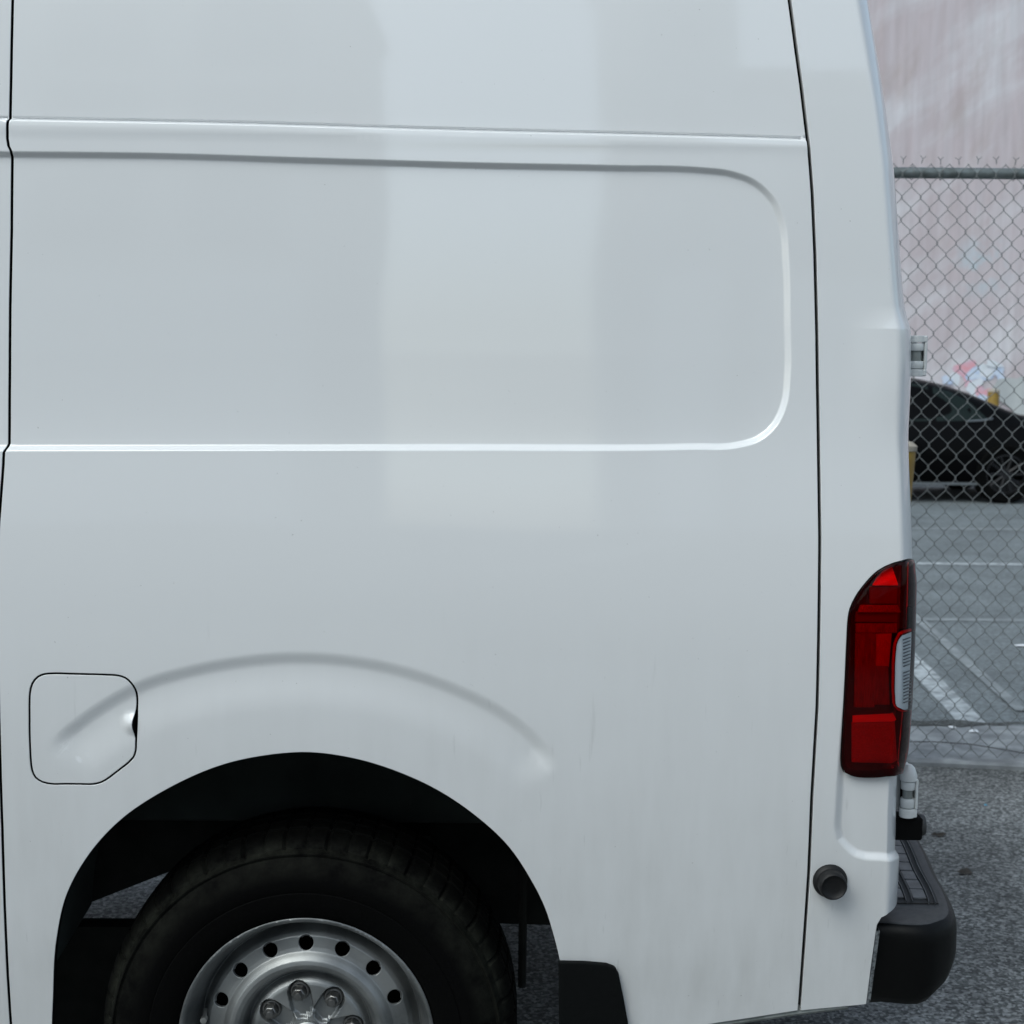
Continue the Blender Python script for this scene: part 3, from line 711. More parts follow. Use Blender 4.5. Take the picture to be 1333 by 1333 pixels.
# ---- wheel house: a vertical inner wall with a level lower edge and an arched liner
zb = at(230, 1070, .34)[2]
wc = at(395, 1363, .03); WCX, WCZ = wc[0], .371
wall_in = [(x, .34, z) for x, z in ((-.93, zb), (.27, zb), (.27, 1.3), (-.93, 1.3))]
wh_ = sub('wheel_house', VAN); wh_.location = (0, -1.0, 0)
MB().box((-.33, .36, (zb+1.3)/2), (1.22, .03, 1.3-zb), .004).obj('inner_wall', LINER, wh_)
lin = MB(); pts_o = arch[(arch[:, 1] > .48)]
v = []; f = []
for i, (x, z) in enumerate(pts_o):
    y = float(Y0(z)); v += [(x, y+.018, z), (x+.012*(1 if x > WCX else -1), y+.05, z+.02), (x+.01*(1 if x > WCX else -1), .34, z+.045)]
    if i: a = 3*i-3; f += [(a, a+1, a+4, a+3), (a+1, a+2, a+5, a+4)]
mesh_obj('liner', v, f, LINER, wh_)
b_ = MB(); b_.box((-.20, .352, 1.0), (.012, .012, .30), .003); b_.box((-.33, .35, 1.19), (1.1, .02, .02), .003); b_.obj('panel_rib', LINER, wh_)

# ---- under the body
ch = sub('chassis', VAN); ch.location = (0, -1.0, 0)
MB().box((-.95, .62, .66), (2.7, .08, .13), .008).obj('frame_rail', DARKMET, ch)
MB().box((-.95, 1.42, .66), (2.7, .08, .13), .008).obj('frame_rail', DARKMET, ch)
MB().tube([(WCX, .2, WCZ), (WCX, 1.85, WCZ)], .05, 14).obj('axle', DARKMET, ch)
MB().lathe([(.02, -.16), (.11, -.12), (.16, 0), (.11, .12), (.02, .16)], 20, 'Y', (WCX, 1.0, WCZ)).obj('differential', DARKMET, ch)
# dark brackets and tank either side of the wheel; daylight shows through under them
def under_plate(name, pts, y, th=.05):
    q = [at(px_, py_, y) for px_, py_ in pts]; n3 = len(q)
    v = [(a[0], y, a[2]) for a in q]+[(a[0], y+th, a[2]) for a in q]
    mesh_obj(name, v, [tuple(range(n3))]+[tuple(range(2*n3-1, n3-1, -1))]+[(i, n3+i, n3+(i+1) % n3, (i+1) % n3) for i in range(n3)], DARKMET, ch, False)
under_plate('spring_hanger', [(30, 1209), (120, 1174), (235, 1129), (330, 1100), (330, 960), (30, 960)], .50)
under_plate('rear_crossmember', [(560, 1150), (640, 1202), (745, 1205), (745, 960), (560, 960)], .52)
under_plate('tank_guard', [(30, 1206), (175, 1207), (330, 1210), (330, 1460), (30, 1460)], .50)
sa = at(680, 1250, .48); MB().tube([(sa[0], .48, .30), (sa[0], .48, .66)], .009, 8).obj('shock_absorber', DARKMET, ch)
# thin folded lower edge of the sill, showing under the panels
sb = S([(1105, 1310), (1040, 1318), (980, 1327), (920, 1336), (840, 1346), (742, 1355)])
v = []; f = []
for i, (x, z) in enumerate(sb):
    y = float(Y0(z)); v += [(x, y+.006, z+.012), (x, y+.004, z-.004), (x, y+.010, z-.010), (x, y+.05, z-.010)]
    if i:
        a = 4*i-4; f += [(a+k, a+k+1, a+k+5, a+k+4) for k in range(3)]
adopt(auto_sharp(mesh_obj('sill_flange', v, f, mat('grubby_sill', (.16, .18, .17), rough=.6, col2=(.32, .34, .33), scale=30))))

# ---- mud flap
mf = S([(727, 1250), (760, 1250.5), (789, 1253), (800, 1257), (805, 1266), (812, 1300), (820, 1345), (834, 1440), (728, 1440)])
nm = len(mf); v = [(x, float(Y0(z))-.010, z) for x, z in mf]+[(x, float(Y0(z))+.004, z) for x, z in mf]
f = [tuple(range(nm))]+[(i, nm+i, nm+(i+1) % nm, (i+1) % nm) for i in range(nm)]
mo = adopt(mesh_obj('mud_flap', v, f, mat('rubber_flap', (.004, .0048, .005), rough=.75, spec=.12, bump=.2, bscale=200), smooth=False))
bv = mo.modifiers.new('bevel', 'BEVEL'); bv.width = .003; bv.segments = 2

# ---- wheel
wheel = sub('wheel', VAN); wheel.location = (WCX, .065-1.0, WCZ)
TYRE = mat('tyre_rubber', (.011, .0115, .012), rough=.8, spec=.07, bump=.25, bscale=160)
def tyre_mat():
    m = TYRE; n = m.node_tree.nodes; l = m.node_tree.links; b = n['Principled BSDF']
    tc = n.new('ShaderNodeTexCoord'); sx = n.new('ShaderNodeSeparateXYZ'); l.new(tc.outputs['Object'], sx.inputs[0])
    cb = n.new('ShaderNodeCombineXYZ'); l.new(sx.outputs[0], cb.inputs[0]); l.new(sx.outputs[2], cb.inputs[1])
    ln = n.new('ShaderNodeVectorMath'); ln.operation = 'LENGTH'; l.new(cb.outputs[0], ln.inputs[0])
    r = n.new('ShaderNodeValToRGB'); e = r.color_ramp.elements
    e[0].position = 0; e[0].color = (0, 0, 0, 1); e[1].position = 1; e[1].color = (.15, .15, .15, 1)
    for p, c in ((.315/.42, .0), (.335/.42, .35), (.362/.42, .55), (.371/.42, 1.0), (.378/.42, .6), (.388/.42, .2)):
        q = e.new(p); q.color = (c, c, c, 1)
    dv = n.new('ShaderNodeMath'); dv.operation = 'DIVIDE'; dv.inputs[1].default_value = .42; l.new(ln.outputs['Value'], dv.inputs[0]); l.new(dv.outputs[0], r.inputs[0])
    no = n.new('ShaderNodeTexNoise'); no.inputs['Scale'].default_value = 14; no.inputs['Detail'].default_value = 8; no.inputs['Roughness'].default_value = .7; l.new(tc.outputs['Object'], no.inputs['Vector'])
    r2 = n.new('ShaderNodeValToRGB'); r2.color_ramp.elements[0].position = .38; r2.color_ramp.elements[1].position = .68; l.new(no.outputs[0], r2.inputs[0])
    mu = n.new('ShaderNodeMath'); mu.operation = 'MULTIPLY'; l.new(r.outputs[0], mu.inputs[0]); l.new(r2.outputs[0], mu.inputs[1])
    mx = n.new('ShaderNodeMixRGB'); mx.inputs[1].default_value = (.0013, .0014, .0014, 1); mx.inputs[2].default_value = (.025, .027, .021, 1); l.new(mu.outputs[0], mx.inputs[0])
    l.new(mx.outputs[0], b.inputs['Base Color'])
tyre_mat()
# profile: (radius, depth from the outer face), depth grows away from the camera
tp = [(.236, .022), (.240, .008), (.246, .000), (.256, -.006), (.275, -.010), (.292, -.011), (.294, -.0095), (.297, -.0115), (.315, -.011), (.330, -.009), (.345, -.0045), (.356, .001), (.3575, .003), (.361, .003), (.3625, .0005), (.3645, .0005), (.366, .0045), (.3705, .011), (.3715, .0145), (.375, .016), (.380, .022), (.386, .032), (.390, .043), (.3925, .058), (.3925, .060), (.385, .062), (.385, .070), (.3935, .072), (.395, .10), (.395, .102), (.387, .104), (.387, .112), (.395, .114), (.395, .14), (.387, .142), (.387, .15), (.395, .152), (.3935, .19), (.388, .21), (.375, .228), (.35, .238), (.30, .245), (.25, .235)]
n_ = 420; v = []; f = []
for q, (r_, d_) in enumerate(tp):
    for k in range(n_):
        a = 2*math.pi*k/n_; rr = r_; dd = d_
        if .3705 <= r_ and .011 <= d_ <= .2:
            ph = (k % 7); cut = 1.0 if ph in (0,) else 0.0
            if d_ < .045: cut *= .55 if (k//7) % 2 else 1.0
            if cut: rr -= .0055*cut*min(1, (d_-.006)/.01); dd += .003*cut if d_ < .03 else 0
        v.append((rr*math.cos(a), dd, max(rr*math.sin(a), -WCZ+.002+.0001*q)))
for i in range(len(tp)-1):
    for k in range(n_): f.append((i*n_+k, i*n_+(k+1) % n_, (i+1)*n_+(k+1) % n_, (i+1)*n_+k))
auto_sharp(mesh_obj('tyre', v, f, TYRE, wheel), 40)
STEEL = mat('silver_wheel_paint', (.36, .37, .37), rough=.45, metal=.8, bump=.05, bscale=400, col2=(.17, .18, .182), scale=9, detail=6)
# wheel disc as a relief over (x, z); the depth depends on the radius
RP = np.array([(0, .030), (.045, .030), (.060, .0305), (.098, .033), (.104, .0355), (.1095, .041), (.1125, .050), (.116, .058), (.120, .052), (.126, .036), (.133, .026), (.141, .0225), (.149, .0245), (.156, .031), (.162, .0375), (.170, .040), (.190, .043), (.197, .050), (.203, .064), (.208, .076), (.2115, .072), (.2135, .058), (.217, .046), (.2225, .030), (.227, .018), (.230, .010), (.2335, .004), (.2375, .001), (.2405, .0045)])
_rr = np.arange(0, .245, .0005); _rd = np.interp(_rr, RP[:, 0], RP[:, 1]); _kk = np.hanning(9); _kk /= _kk.sum(); _rd = np.convolve(np.pad(_rd, 4, 'edge'), _kk, 'valid')
HR = 126*MM*1.033; LR = .0845; LUGA = [R(90+11.7-45*k) for k in range(8)]
def P_rim(u, v):
    r = np.hypot(u, v); t = np.clip(r/.0005, 1, len(_rr)-3); i = t.astype(int); f_ = t-i
    p0, p1, p2, p3 = _rd[i-1], _rd[i], _rd[i+1], _rd[i+2]
    d = p1+.5*f_*(p2-p0+f_*(2*p0-5*p1+4*p2-p3+f_*(3*(p1-p2)+p3-p0)))
    for a in LUGA:                           # pockets round the nuts, running in towards the hub
        c, s = math.cos(a), math.sin(a); x = u*c+v*s; y = -u*s+v*c
        xx = np.clip(x, .056, LR); q = np.hypot(x-xx, y)
        d = d+.015*(1-sstep((q-.0175)/.0055))
    return np.stack([u, d, v], 1)
circ = lambda cx, cz, r, n: np.array([(cx+r*math.cos(2*math.pi*k/n), cz+r*math.sin(2*math.pi*k/n)) for k in range(n)])
holes = [circ(HR*math.cos(R(90+1.5+22.5*k)), HR*math.sin(R(90+1.5+22.5*k)), .0153, 56) for k in range(16)]
rim = patch('rim', P_rim, circ(0, 0, .2402, 260), holes, spacing=.0042, feat=lambda u, v: np.abs(np.hypot(u, v)-.080)-.028, fine=.0022, m=STEEL, parent=wheel, edge=.0012, depth=.006, ostep=.0022, lines=[close(circ(0, 0, r_, 230)) for r_ in np.arange(.1065, .2370, .0021)])
MB().lathe([(.2402, .006), (.238, .02), (.222, .05), (.215, .12), (.222, .19), (.238, .22)], 80).obj('rim_barrel', DARKMET, wheel)
MB().lathe([(.01, .10), (.10, .10), (.19, .11), (.214, .13)], 40).obj('brake_drum', SEAL, wheel)
NUT = mat('nut_steel', (.24, .24, .235), rough=.36, metal=.95, col2=(.20, .195, .19), scale=60)
lugm = None
for k, a in enumerate(LUGA):
    x, z = LR*math.cos(a), LR*math.sin(a)
    if lugm is None:
        b_ = MB(); b_.lathe([(.0168, .046), (.0168, .041), (.0150, .0385), (.0128, .038)], 28)
        b_.lathe([(.0128, .038), (.0126, .026), (.0112, .0235), (.0075, .0225)], 6); b_.lathe([(.0075, .0225), (.0070, .0175), (.0055, .0155), (.0001, .015)], 18)
        o = b_.obj('lug_nut', NUT, wheel); lugm = o.data
    else: o = link(bpy.data.objects.new('lug_nut', lugm), wheel)
    o.location = (x, -.004, z); o.rotation_euler = (0, .3*k, 0); o.scale = (1.12, 1.15, 1.12)
MB().lathe([(.031, .032), (.031, .020), (.028, .017), (.018, .015), (.0001, .0145)], 40).obj('hub_cap', STEEL, wheel)
vp = at(262, 1326, .08)
b_ = MB(); p0 = Vector((vp[0]-WCX, .055, vp[2]-WCZ)); b_.tube([p0, p0+Vector((.004, -.03, -.004))], .004, 10); b_.lathe([(.0001, .0), (.0062, .001), (.0062, .014), (.004, .016)], 12, 'Y', tuple(p0+Vector((.004, -.042, -.004)))); b_.obj('valve_stem', mat('valve_chrome', (.45, .45, .44), rough=.35, metal=.9), wheel)
# far rear wheel
w2 = sub('wheel', VAN); w2.location = (WCX, 1.985-1.0, WCZ); w2.rotation_euler = (0, 0, math.pi)
for c in list(wheel.children):
    if c.name.split('.')[0] in ('tyre', 'rim', 'rim_barrel', 'hub_cap'): q = c.copy(); COL.objects.link(q); q.parent = w2

# ---- tail lamp
lamp = sub('tail_lamp', VAN); lamp.location = (0, -1.0, 0)
def tinted(name, tint, refl=.10, rough=.02):
    m = bpy.data.materials.new(name); m.use_nodes = True; n = m.node_tree.nodes; l = m.node_tree.links
    n.remove(n['Principled BSDF']); out = n['Material Output']
    tr = n.new('ShaderNodeBsdfTransparent'); tr.inputs[0].default_value = (*tint, 1)
    gl = n.new('ShaderNodeBsdfGlossy'); gl.inputs['Roughness'].default_value = rough
    fr = n.new('ShaderNodeFresnel'); fr.inputs['IOR'].default_value = 1.27
    mx = n.new('ShaderNodeMixShader'); l.new(fr.outputs[0], mx.inputs[0]); l.new(tr.outputs[0], mx.inputs[1]); l.new(gl.outputs[0], mx.inputs[2]); l.new(mx.outputs[0], out.inputs[0])
    return m
REDL = tinted('red_lens_plastic', (.97, .005, .010))
CLEARL = tinted('clear_lens_plastic', (.97, .98, .99))
REV = np.concatenate([spline(C([(1186, 821.5), (1178, 822.5), (1171, 825.5), (1167, 833), (1164, 851), (1163, 880), (1163.2, 905), (1165.5, 919), (1170, 923), (1176, 924.5), (1182, 922.5)]), .006), C([('w', 95, 921), ('w', 105, 915), ('w', 105, 830), ('w', 95, 822)])])
def slow_dir(u, v):
    """outward direction that turns gently round the corner, so that deep inner shells do not fold over the tight bend"""
    t = R(80)*sstep((u-Xc(v)+.05)/.15); return np.stack([np.sin(t), -np.cos(t), 0*t], 1)
def PL(extra):
    def fn(u, v):
        Q = np.stack([u, v], 1); P, N = base_corner(u, v); d = -sdf(Q, LAMP)
        if extra < -.01: return P+slow_dir(u, v)*extra
        return P+N*(extra+.0035*np.sqrt(np.clip(d/.012, 0, 1)*(2-np.clip(d/.012, 0, 1)))+.004*sstep(d/.05))[:, None]
    return fn
HOUS = mat('lamp_housing', (.055, .02, .02), rough=.5)
inner = offset_poly(LAMP, -.0018)
patch('lens', PL(.0012), inner, [REV], spacing=.006, m=REDL, parent=lamp, edge=.001, depth=.018, ostep=.004, flange_mat=HOUS)
def P_rev(u, v):
    P = PL(.0014)(u, v); return P
patch('reverse_lens', P_rev, offset_poly(REV, -.0005), [], spacing=.005, m=CLEARL, parent=lamp, edge=.0006, depth=.003, ostep=.004)
HOUS = mat('lamp_housing', (.012, .008, .009), rough=.5)
RSIL = mat('lamp_reflector', (.88, .88, .90), rough=.35, metal=.0, bump=.9, bscale=1, stretch=(900, 900, 80))
RDIM = mat('lamp_reflector_dim', (.30, .30, .31), rough=.35, bump=.8, bscale=1, stretch=(900, 900, 60), col2=(.17, .17, .17), scale=.6)
RDRK = mat('lamp_reflector_dark', (.16, .16, .16), rough=.4)
RWHT = mat('reverse_reflector', (.88, .92, .94), rough=.3, metal=.0, bump=.3, bscale=300)
patch('housing', PL(-.020), offset_poly(LAMP, -.001), [], spacing=.01, m=HOUS, parent=lamp, edge=.0005, depth=.02, ostep=.006)
def plate(name, pts, d0, d1, m, rev=False):
    """reflector plate inside the lamp, d0 deep at its top edge and d1 at its bottom edge (metres under the lens)"""
    q = C(pts); z0, z1 = q[:, 1].max(), q[:, 1].min()
    def fn(u, v):
        P, N = base_corner(u, v); k = (z0-v)/(z0-z1+1e-9); return P-slow_dir(u, v)*(d0+(d1-d0)*k)[:, None]
    return patch(name, fn, q[::-1], [], spacing=.006, m=m, parent=lamp, edge=.0008, depth=.004, ostep=.006)
plate('reflector', [(1137, 762), (1143, 753), (1152, 745), (1160, 740), (1166, 738), (1171, 762)], .014, .004, RSIL)
plate('reflector', [(1135, 787), (1134, 765), (1172, 764), (1173, 787)], .008, .012, RDRK)
plate('reflector', [(1118, 797), (1122, 789), (1174, 789), (1175, 797)], .010, .005, RDIM)
plate('reflector', [(1116, 811), (1117, 799), (1175, 799), (1175, 811)], .012, .014, RDRK)
plate('reflector', [(1116, 824), (1116, 813), (1172, 813), (1170, 824)], .009, .006, RDIM)
plate('reflector', [(1114, 922), (1115.5, 826), (1141, 826), (1140, 922)], .006, .009, RDIM)
plate('reflector', [(1143, 870), (1142, 827), (1164, 826), (1161, 870)], .009, .012, mat('lamp_reflector_half', (.62, .62, .63), rough=.3, bump=.9, bscale=1, stretch=(900, 900, 80)))
plate('reflector', [(1141, 918), (1142, 868), (1160, 868), (1160, 918)], .012, .006, RDIM)
plate('reflector', [(1112, 941), (1113, 934), (1171, 930.5), (1172, 938)], .016, .008, RSIL)
plate('reflector', [(1110.5, 993), (1111.5, 943), (1171, 940), (1171, 990)], .012, .005, mat('lamp_reflector_mid', (.46, .46, .47), rough=.35, bump=.9, bscale=1, stretch=(700, 700, 700), col2=(.34, .34, .35), scale=.5))
# reverse lamp inside, with its ribs
q = REV.copy()
patch('reverse_reflector', PL(-.006), offset_poly(REV, .002), [], spacing=.006, m=RWHT, parent=lamp, edge=.0005, depth=.004, ostep=.006)
RIB = mat('reverse_rib', (.16, .18, .19), rough=.3, metal=.3); rbm = None
for k in range(20):
    py = 831+k*4.3
    if 866 < py < 872: continue
    a, b = C([(1173.5-.0*k, py+1.5), (1181.5, py-1.5)])
    Pa = PL(-.003)(np.array([a[0]]), np.array([a[1]]))[0]; Pb = PL(-.003)(np.array([b[0]]), np.array([b[1]]))[0]
    MB().tube([tuple(Pa), tuple((Pa+Pb)/2), tuple(Pb)], .0011, 6).obj('lens_rib', RIB, lamp)
tb = at(1190.5, 808, .07); MB().box((tb[0]-.004, .085, tb[2]), (.010, .02, .048), .003).obj('lamp_tab', BLACKP, lamp)

# ---- rubber door stop on the rear corner
c = C([(1080, 1146)])[0]; y = float(Y0(c[1]))
st = MB(); st.lathe([(.0001, .0), (.0305, 0), (.0315, -.004), (.030, -.009), (.0255, -.012), (.0255, -.030), (.0235, -.035), (.0215, -.036), (.019, -.033), (.012, -.031), (.0001, -.031)], 40, 'Y', (c[0], y, c[1]))
adopt(st.obj('door_stop', mat('stop_rubber', (.005, .005, .0055), rough=.55, spec=.35, bump=.2, bscale=300), sharp=50))

# ---- hinges of the rear door
HW = mat('hinge_paint', (.66, .68, .68), rough=.4, coat=.5, bump=.1, bscale=300)
def hinge(py0, py1, px0, px1, dome):
    Yh = .105; a = at(px0, py0, Yh); b = at(px1, py1, Yh); H = a[2]-b[2]; Wd = b[0]-a[0]; cx = a[0]+Wd*.46; z0 = b[2]
    hg = sub('hinge', VAN); hg.location = (0, -1.0, 0)
    b_ = MB(); R_ = Wd*.50
    def knuckle(zl, zh, r, mb):
        mb.lathe([(.0001, zl), (r*.94, zl), (r, zl+.0012), (r, zh-.0012), (r*.94, zh), (.0001, zh)], 24, 'Z', (cx, Yh, 0))
    knuckle(z0, z0+H*.17, R_*.92, b_); 
    if dome: b_.lathe([(R_*.95, z0+H*.70), (R_, z0+H*.71), (R_, z0+H*.80), (R_*.90, z0+H*.86), (R_*.72, z0+H*.94), (R_*.35, z0+H*1.0), (.0001, z0+H*1.0)], 24, 'Z', (cx, Yh, 0)); b_.lathe([(.0001, z0+H*.70), (R_*.95, z0+H*.70)], 24, 'Z', (cx, Yh, 0))
    else: knuckle(z0+H*.82, z0+H*.985, R_*.95, b_); 
    top = .70 if dome else .82
    b_.box((a[0]+Wd*.90, Yh, z0+H*(top+.17)/2+H*.02), (Wd*.15, .022, H*(top-.13)), .0012)
    if not dome: b_.box((a[0]+Wd*.72, Yh, z0+H*.905), (Wd*.5, .024, H*.16), .002)
    b_.box((a[0]+Wd*.72, Yh, z0+H*.088), (Wd*.5, .022, H*.165), .002)
    b_.box((cx-Wd*.2, Yh+.03, z0+H*.5), (Wd*.9, .012, H*.9), .002)
    b_.obj('hinge_leaf', HW, hg)
    k1 = MB(); lo, hi = (.19, .37) if not dome else (.185, .36); knuckle(z0+H*lo, z0+H*hi, R_*.84, k1); k1.obj('hinge_knuckle', HW, hg)
    k2 = MB(); lo, hi = (.62, .80) if not dome else (.53, .685); knuckle(z0+H*lo, z0+H*hi, R_*.84, k2); k2.obj('hinge_knuckle', HW, hg)
    k3 = MB(); knuckle(z0+H*.1, z0+H*.8, R_*.60, k3); k3.obj('hinge_pin', mat('pin_steel', (.30, .32, .31), rough=.45, metal=.5), hg)
    MB().box((cx+.002, Yh+.018, z0+H*.46), (Wd*.72, .004, H*.62), .001).obj('hinge_shadow_gap', SEAL, hg)
hinge(436, 490, 1182.5, 1204.5, False)
hinge(995, 1063, 1173, 1192.5, True)

# ---- rear bumper: a moulding swept round the corner and across the back
ZT = .618
zb0 = at(1160, 1303, .03)[2]
half = [(.628, .016), (.66, .013), (.70, .014), (.745, .022), (.787, .038), (.819, .062), (.841, .096), (.853, .142), (.863, .21), (.872, .32), (.888, .45), (.903, .62), (.914, .80), (.918, 1.0)]
full = half+[(x, 2.03-y) for x, y in half[::-1][1:]]
path = spline(np.array(full), .02)
def sweep(profile, path, closed=False):
    """profile: list of (inward offset, z); inward = left normal of the walking direction"""
    v = []; f = []; n = len(profile); T = np.gradient(path, axis=0); T /= np.linalg.norm(T, axis=1)[:, None]
    for i, p in enumerate(path):
        nx, ny = -T[i, 1], T[i, 0]
        for o, z in profile: v.append((p[0]+nx*o, p[1]+ny*o, z if not callable(z) else z(p)))
    for i in range(len(path)-1):
        for k in range(n-1 if not closed else n): f.append((i*n+k, i*n+(k+1) % n, (i+1)*n+(k+1) % n, (i+1)*n+k))
    return v, f
# the lower lip rises towards the corner and its belly tucks under
def zlow(p): return zb0-.034+max(0, p[0]-.66)*.12+max(0, p[0]-.78)*.35
prof = [(.10, lambda p: zlow(p)), (.035, lambda p: zlow(p)), (.020, lambda p: zlow(p)+.006), (.008, lambda p: zlow(p)+.022), (.002, lambda p: zlow(p)+.045), (.0, .55), (.0005, .585), (.003, .602), (.009, .6125), (.017, ZT), (.030, ZT), (.055, ZT), (.10, ZT), (.16, ZT), (.225, ZT), (.24, ZT-.004)]
# cut the inner offsets near the sharp corner so the sheet does not fold over itself
T = np.gradient(path, axis=0); T /= np.linalg.norm(T, axis=1)[:, None]
v = []; f = []; npf = len(prof)
def inner_pt(p, t, o):
    nx, ny = -t[1], t[0]; q = np.array([p[0]+nx*o, p[1]+ny*o])
    if o > .03:                                  # pull towards the body instead of crossing
        tx = np.array([min(p[0], .70)-.02 if p[0] < .86 else p[0]-o, np.clip(p[1], .10, 1.93)])
        k = sstep((o-.03)/.2); s_ = max(0, 1-min(p[1], 2.03-p[1])/.30); q = q*(1-k*s_)+np.array([p[0]-(p[0]-.62)*k, p[1]+(.12-p[1] if p[1] < 1 else 1.91-p[1])*k*1.0])*(k*s_)+q*0
    return q
for p, t in zip(path, T):
    for o, z in prof:
        q = inner_pt(p, t, o); zz = z(p) if callable(z) else z
        fd = 1-sstep((p[0]-.69)/.10); yy = q[1]+((float(Y0(zz))+.010)-p[1])*fd*(1 if p[1] < .12 and o < .05 else 0)
        v.append((q[0], yy, zz))
for i in range(len(path)-1):
    for k in range(npf-1): f.append((i*npf+k, i*npf+k+1, (i+1)*npf+k+1, (i+1)*npf+k))
f.append(tuple(range(npf)))
bump = sub('bumper', VAN); bump.location = (0, -1.0, 0)
bo = MB(); bo.v = [tuple(map(float, a)) for a in v]; bo.f = f
bmo = bo.obj('bumper_moulding', [BLACKP, BLACKP2], bump, sharp=60)
for pl in bmo.data.polygons:
    if pl.center[2] > ZT-.0015: pl.material_index = 1
# step surface: raised ridges and worn tread pads following the bow of the bumper
back = path[(path[:, 1] > .105) & (path[:, 1] < 1.925)]
def along(off, y0, y1, step):
    out = []; y = y0
    while y < y1:
        x = np.interp(y, back[:, 1], back[:, 0])-off; out.append((x, y)); y += step
    x = np.interp(y1, back[:, 1], back[:, 0])-off; out.append((x, y1)); return out
def ridge(off, w, hgt, y0, y1, name, m):
    pts = along(off, y0, y1, .03); v = []; f = []
    for i, (x, y) in enumerate(pts):
        v += [(x-w/2, y, ZT-.002), (x-w/2+.0012, y, ZT+hgt), (x+w/2-.0012, y, ZT+hgt), (x+w/2, y, ZT-.002)]
        if i: a = 4*i-4; f += [(a+k, a+k+1, a+k+5, a+k+4) for k in range(3)]
    f += [(0, 1, 2, 3), tuple(len(v)-4+k for k in (3, 2, 1, 0))]
    auto_sharp(mesh_obj(name, v, f, m, bump))
GRV = mat('groove_plastic', (.016, .016, .017), rough=.7)
ridge(.122, .178, .0022, .150, 1.88, 'tread_base', GRV)
for off in (.0405, .0525, .0835, .0955, .1265, .1385): ridge(off, .0036, .0065, .142+.10*off, 1.88, 'tread_ridge', PAD)
for off, w_ in ((.068, .0268), (.111, .0268), (.154, .0268)):
    y = .160+.1*off
    while y < 1.84:
        x0_ = np.interp(y+.022, back[:, 1], back[:, 0])-off; x1_ = np.interp(y+.06, back[:, 1], back[:, 0])-off; ang = math.atan2(.038, x1_-x0_)-math.pi/2
        MB().box((x0_, y+.0245, ZT+.003), (w_, .0465, .0055), .0014, Matrix.Rotation(ang, 3, 'Z')).obj('tread_pad', PAD, bump)
        y += .051
# black rubber buffer under the lower hinge
p = at(1184, 1076, .12); q0 = at(1172, 1076, .12)[0]; q1 = at(1198, 1076, .12)[0]; hh = at(1184, 1061, .12)[2]-at(1184, 1090, .12)[2]
bb = sub('hinge_buffer', VAN); bb.location = (0, -1.0, 0)
MB().box(((q0+q1)/2-.01, .125, p[2]), (q1-q0+.02, .045, hh), .003).obj('buffer_block', SEAL, bb)
MB().lathe([(.0001, 0), (.0195, 0), (.0205, .002), (.0205, .006), (.019, .010), (.014, .0115), (.0001, .0115)], 28, 'X', (q1-.002, .125, p[2]+.002)).obj('buffer_cap', BLACKP2, bb)
# foam strip between body and bumper end
fs = C([(1140.5, 1212), (1137, 1240), (1132, 1275), (1128, 1306)])
v = []; f = []
for i, (x, z) in enumerate(fs):
    y = float(Y0(z)); w = .0068; v += [(x+.0005, y+.001, z), (x+.0005+w, y+.002, z), (x+.001+w, y+.02, z), (x+.001, y+.02, z)]
    if i: a = 4*i-4; f += [(a+k, a+(k+1) % 4, a+4+(k+1) % 4, a+4+k) for k in range(4)]
adopt(mesh_obj('foam_strip', v, f, mat('grey_foam', (.05, .055, .06), rough=.95, col2=(.22, .24, .25), scale=160, bump=1, bscale=300), smooth=False))

# ================================================================ FENCE
GALV = mat('galvanised_wire', (.15, .16, .16), rough=.5, metal=.35, col2=(.23, .24, .24), scale=60)
RAILM = mat('galvanised_pipe', (.22, .25, .25), rough=.42, metal=.5, col2=(.15, .17, .165), scale=25, detail=7)
fence = empty('chain_link_fence', (2.0, YF, 0)); tag(fence, 'grey chain-link fence with round top rail between the van and the parking lot', 'fence')
WD = 23.72*3.05e-3; HD = 28.6*3.05e-3
zr = at(1250, 224.5, YF)[2]
zbot = .027; nd = int(round((zr+.035-zbot)/(HD/2)))
hd2 = (zr+.035-zbot)/nd
def wire_mesh(phase):
    pts = []
    for k in range(nd+1):
        z = zbot+k*hd2; s = 1 if (k+phase) % 2 else -1
        for dz, fx, fy in ((-.0035, .93, .55), (-.0012, 1.02, .95), (.0012, 1.02, .95), (.0035, .93, .55)):
            zz = z+dz*1.6
            if (k == 0 and dz < 0) or (k == nd and dz > 0): continue
            pts.append((s*(WD/4+.0006)*fx, -s*.0022*fy, zz))
    o = MB().tube(pts, .00155, 5).obj('wire', GALV, fence); return o
wa, wb = wire_mesh(0), wire_mesh(1)
x0 = at(1178.5, 300, YF)[0]
first = True; FX0, FX1 = -.6, 4.6
k0 = int(math.floor((FX0-x0)/(WD/2))); k1 = int(math.ceil((FX1-x0)/(WD/2)))
for k in range(k0, k1):
    me = (wa if k % 2 else wb)
    if k in (k0, k0+1): o = me
    else: o = link(bpy.data.objects.new('wire', me.data), fence)
    o.location = (x0+k*WD/2-2.0+random.gauss(0, .0006), random.gauss(0, .0008), 0); o.rotation_euler = (0, random.gauss(0, .0006), 0)
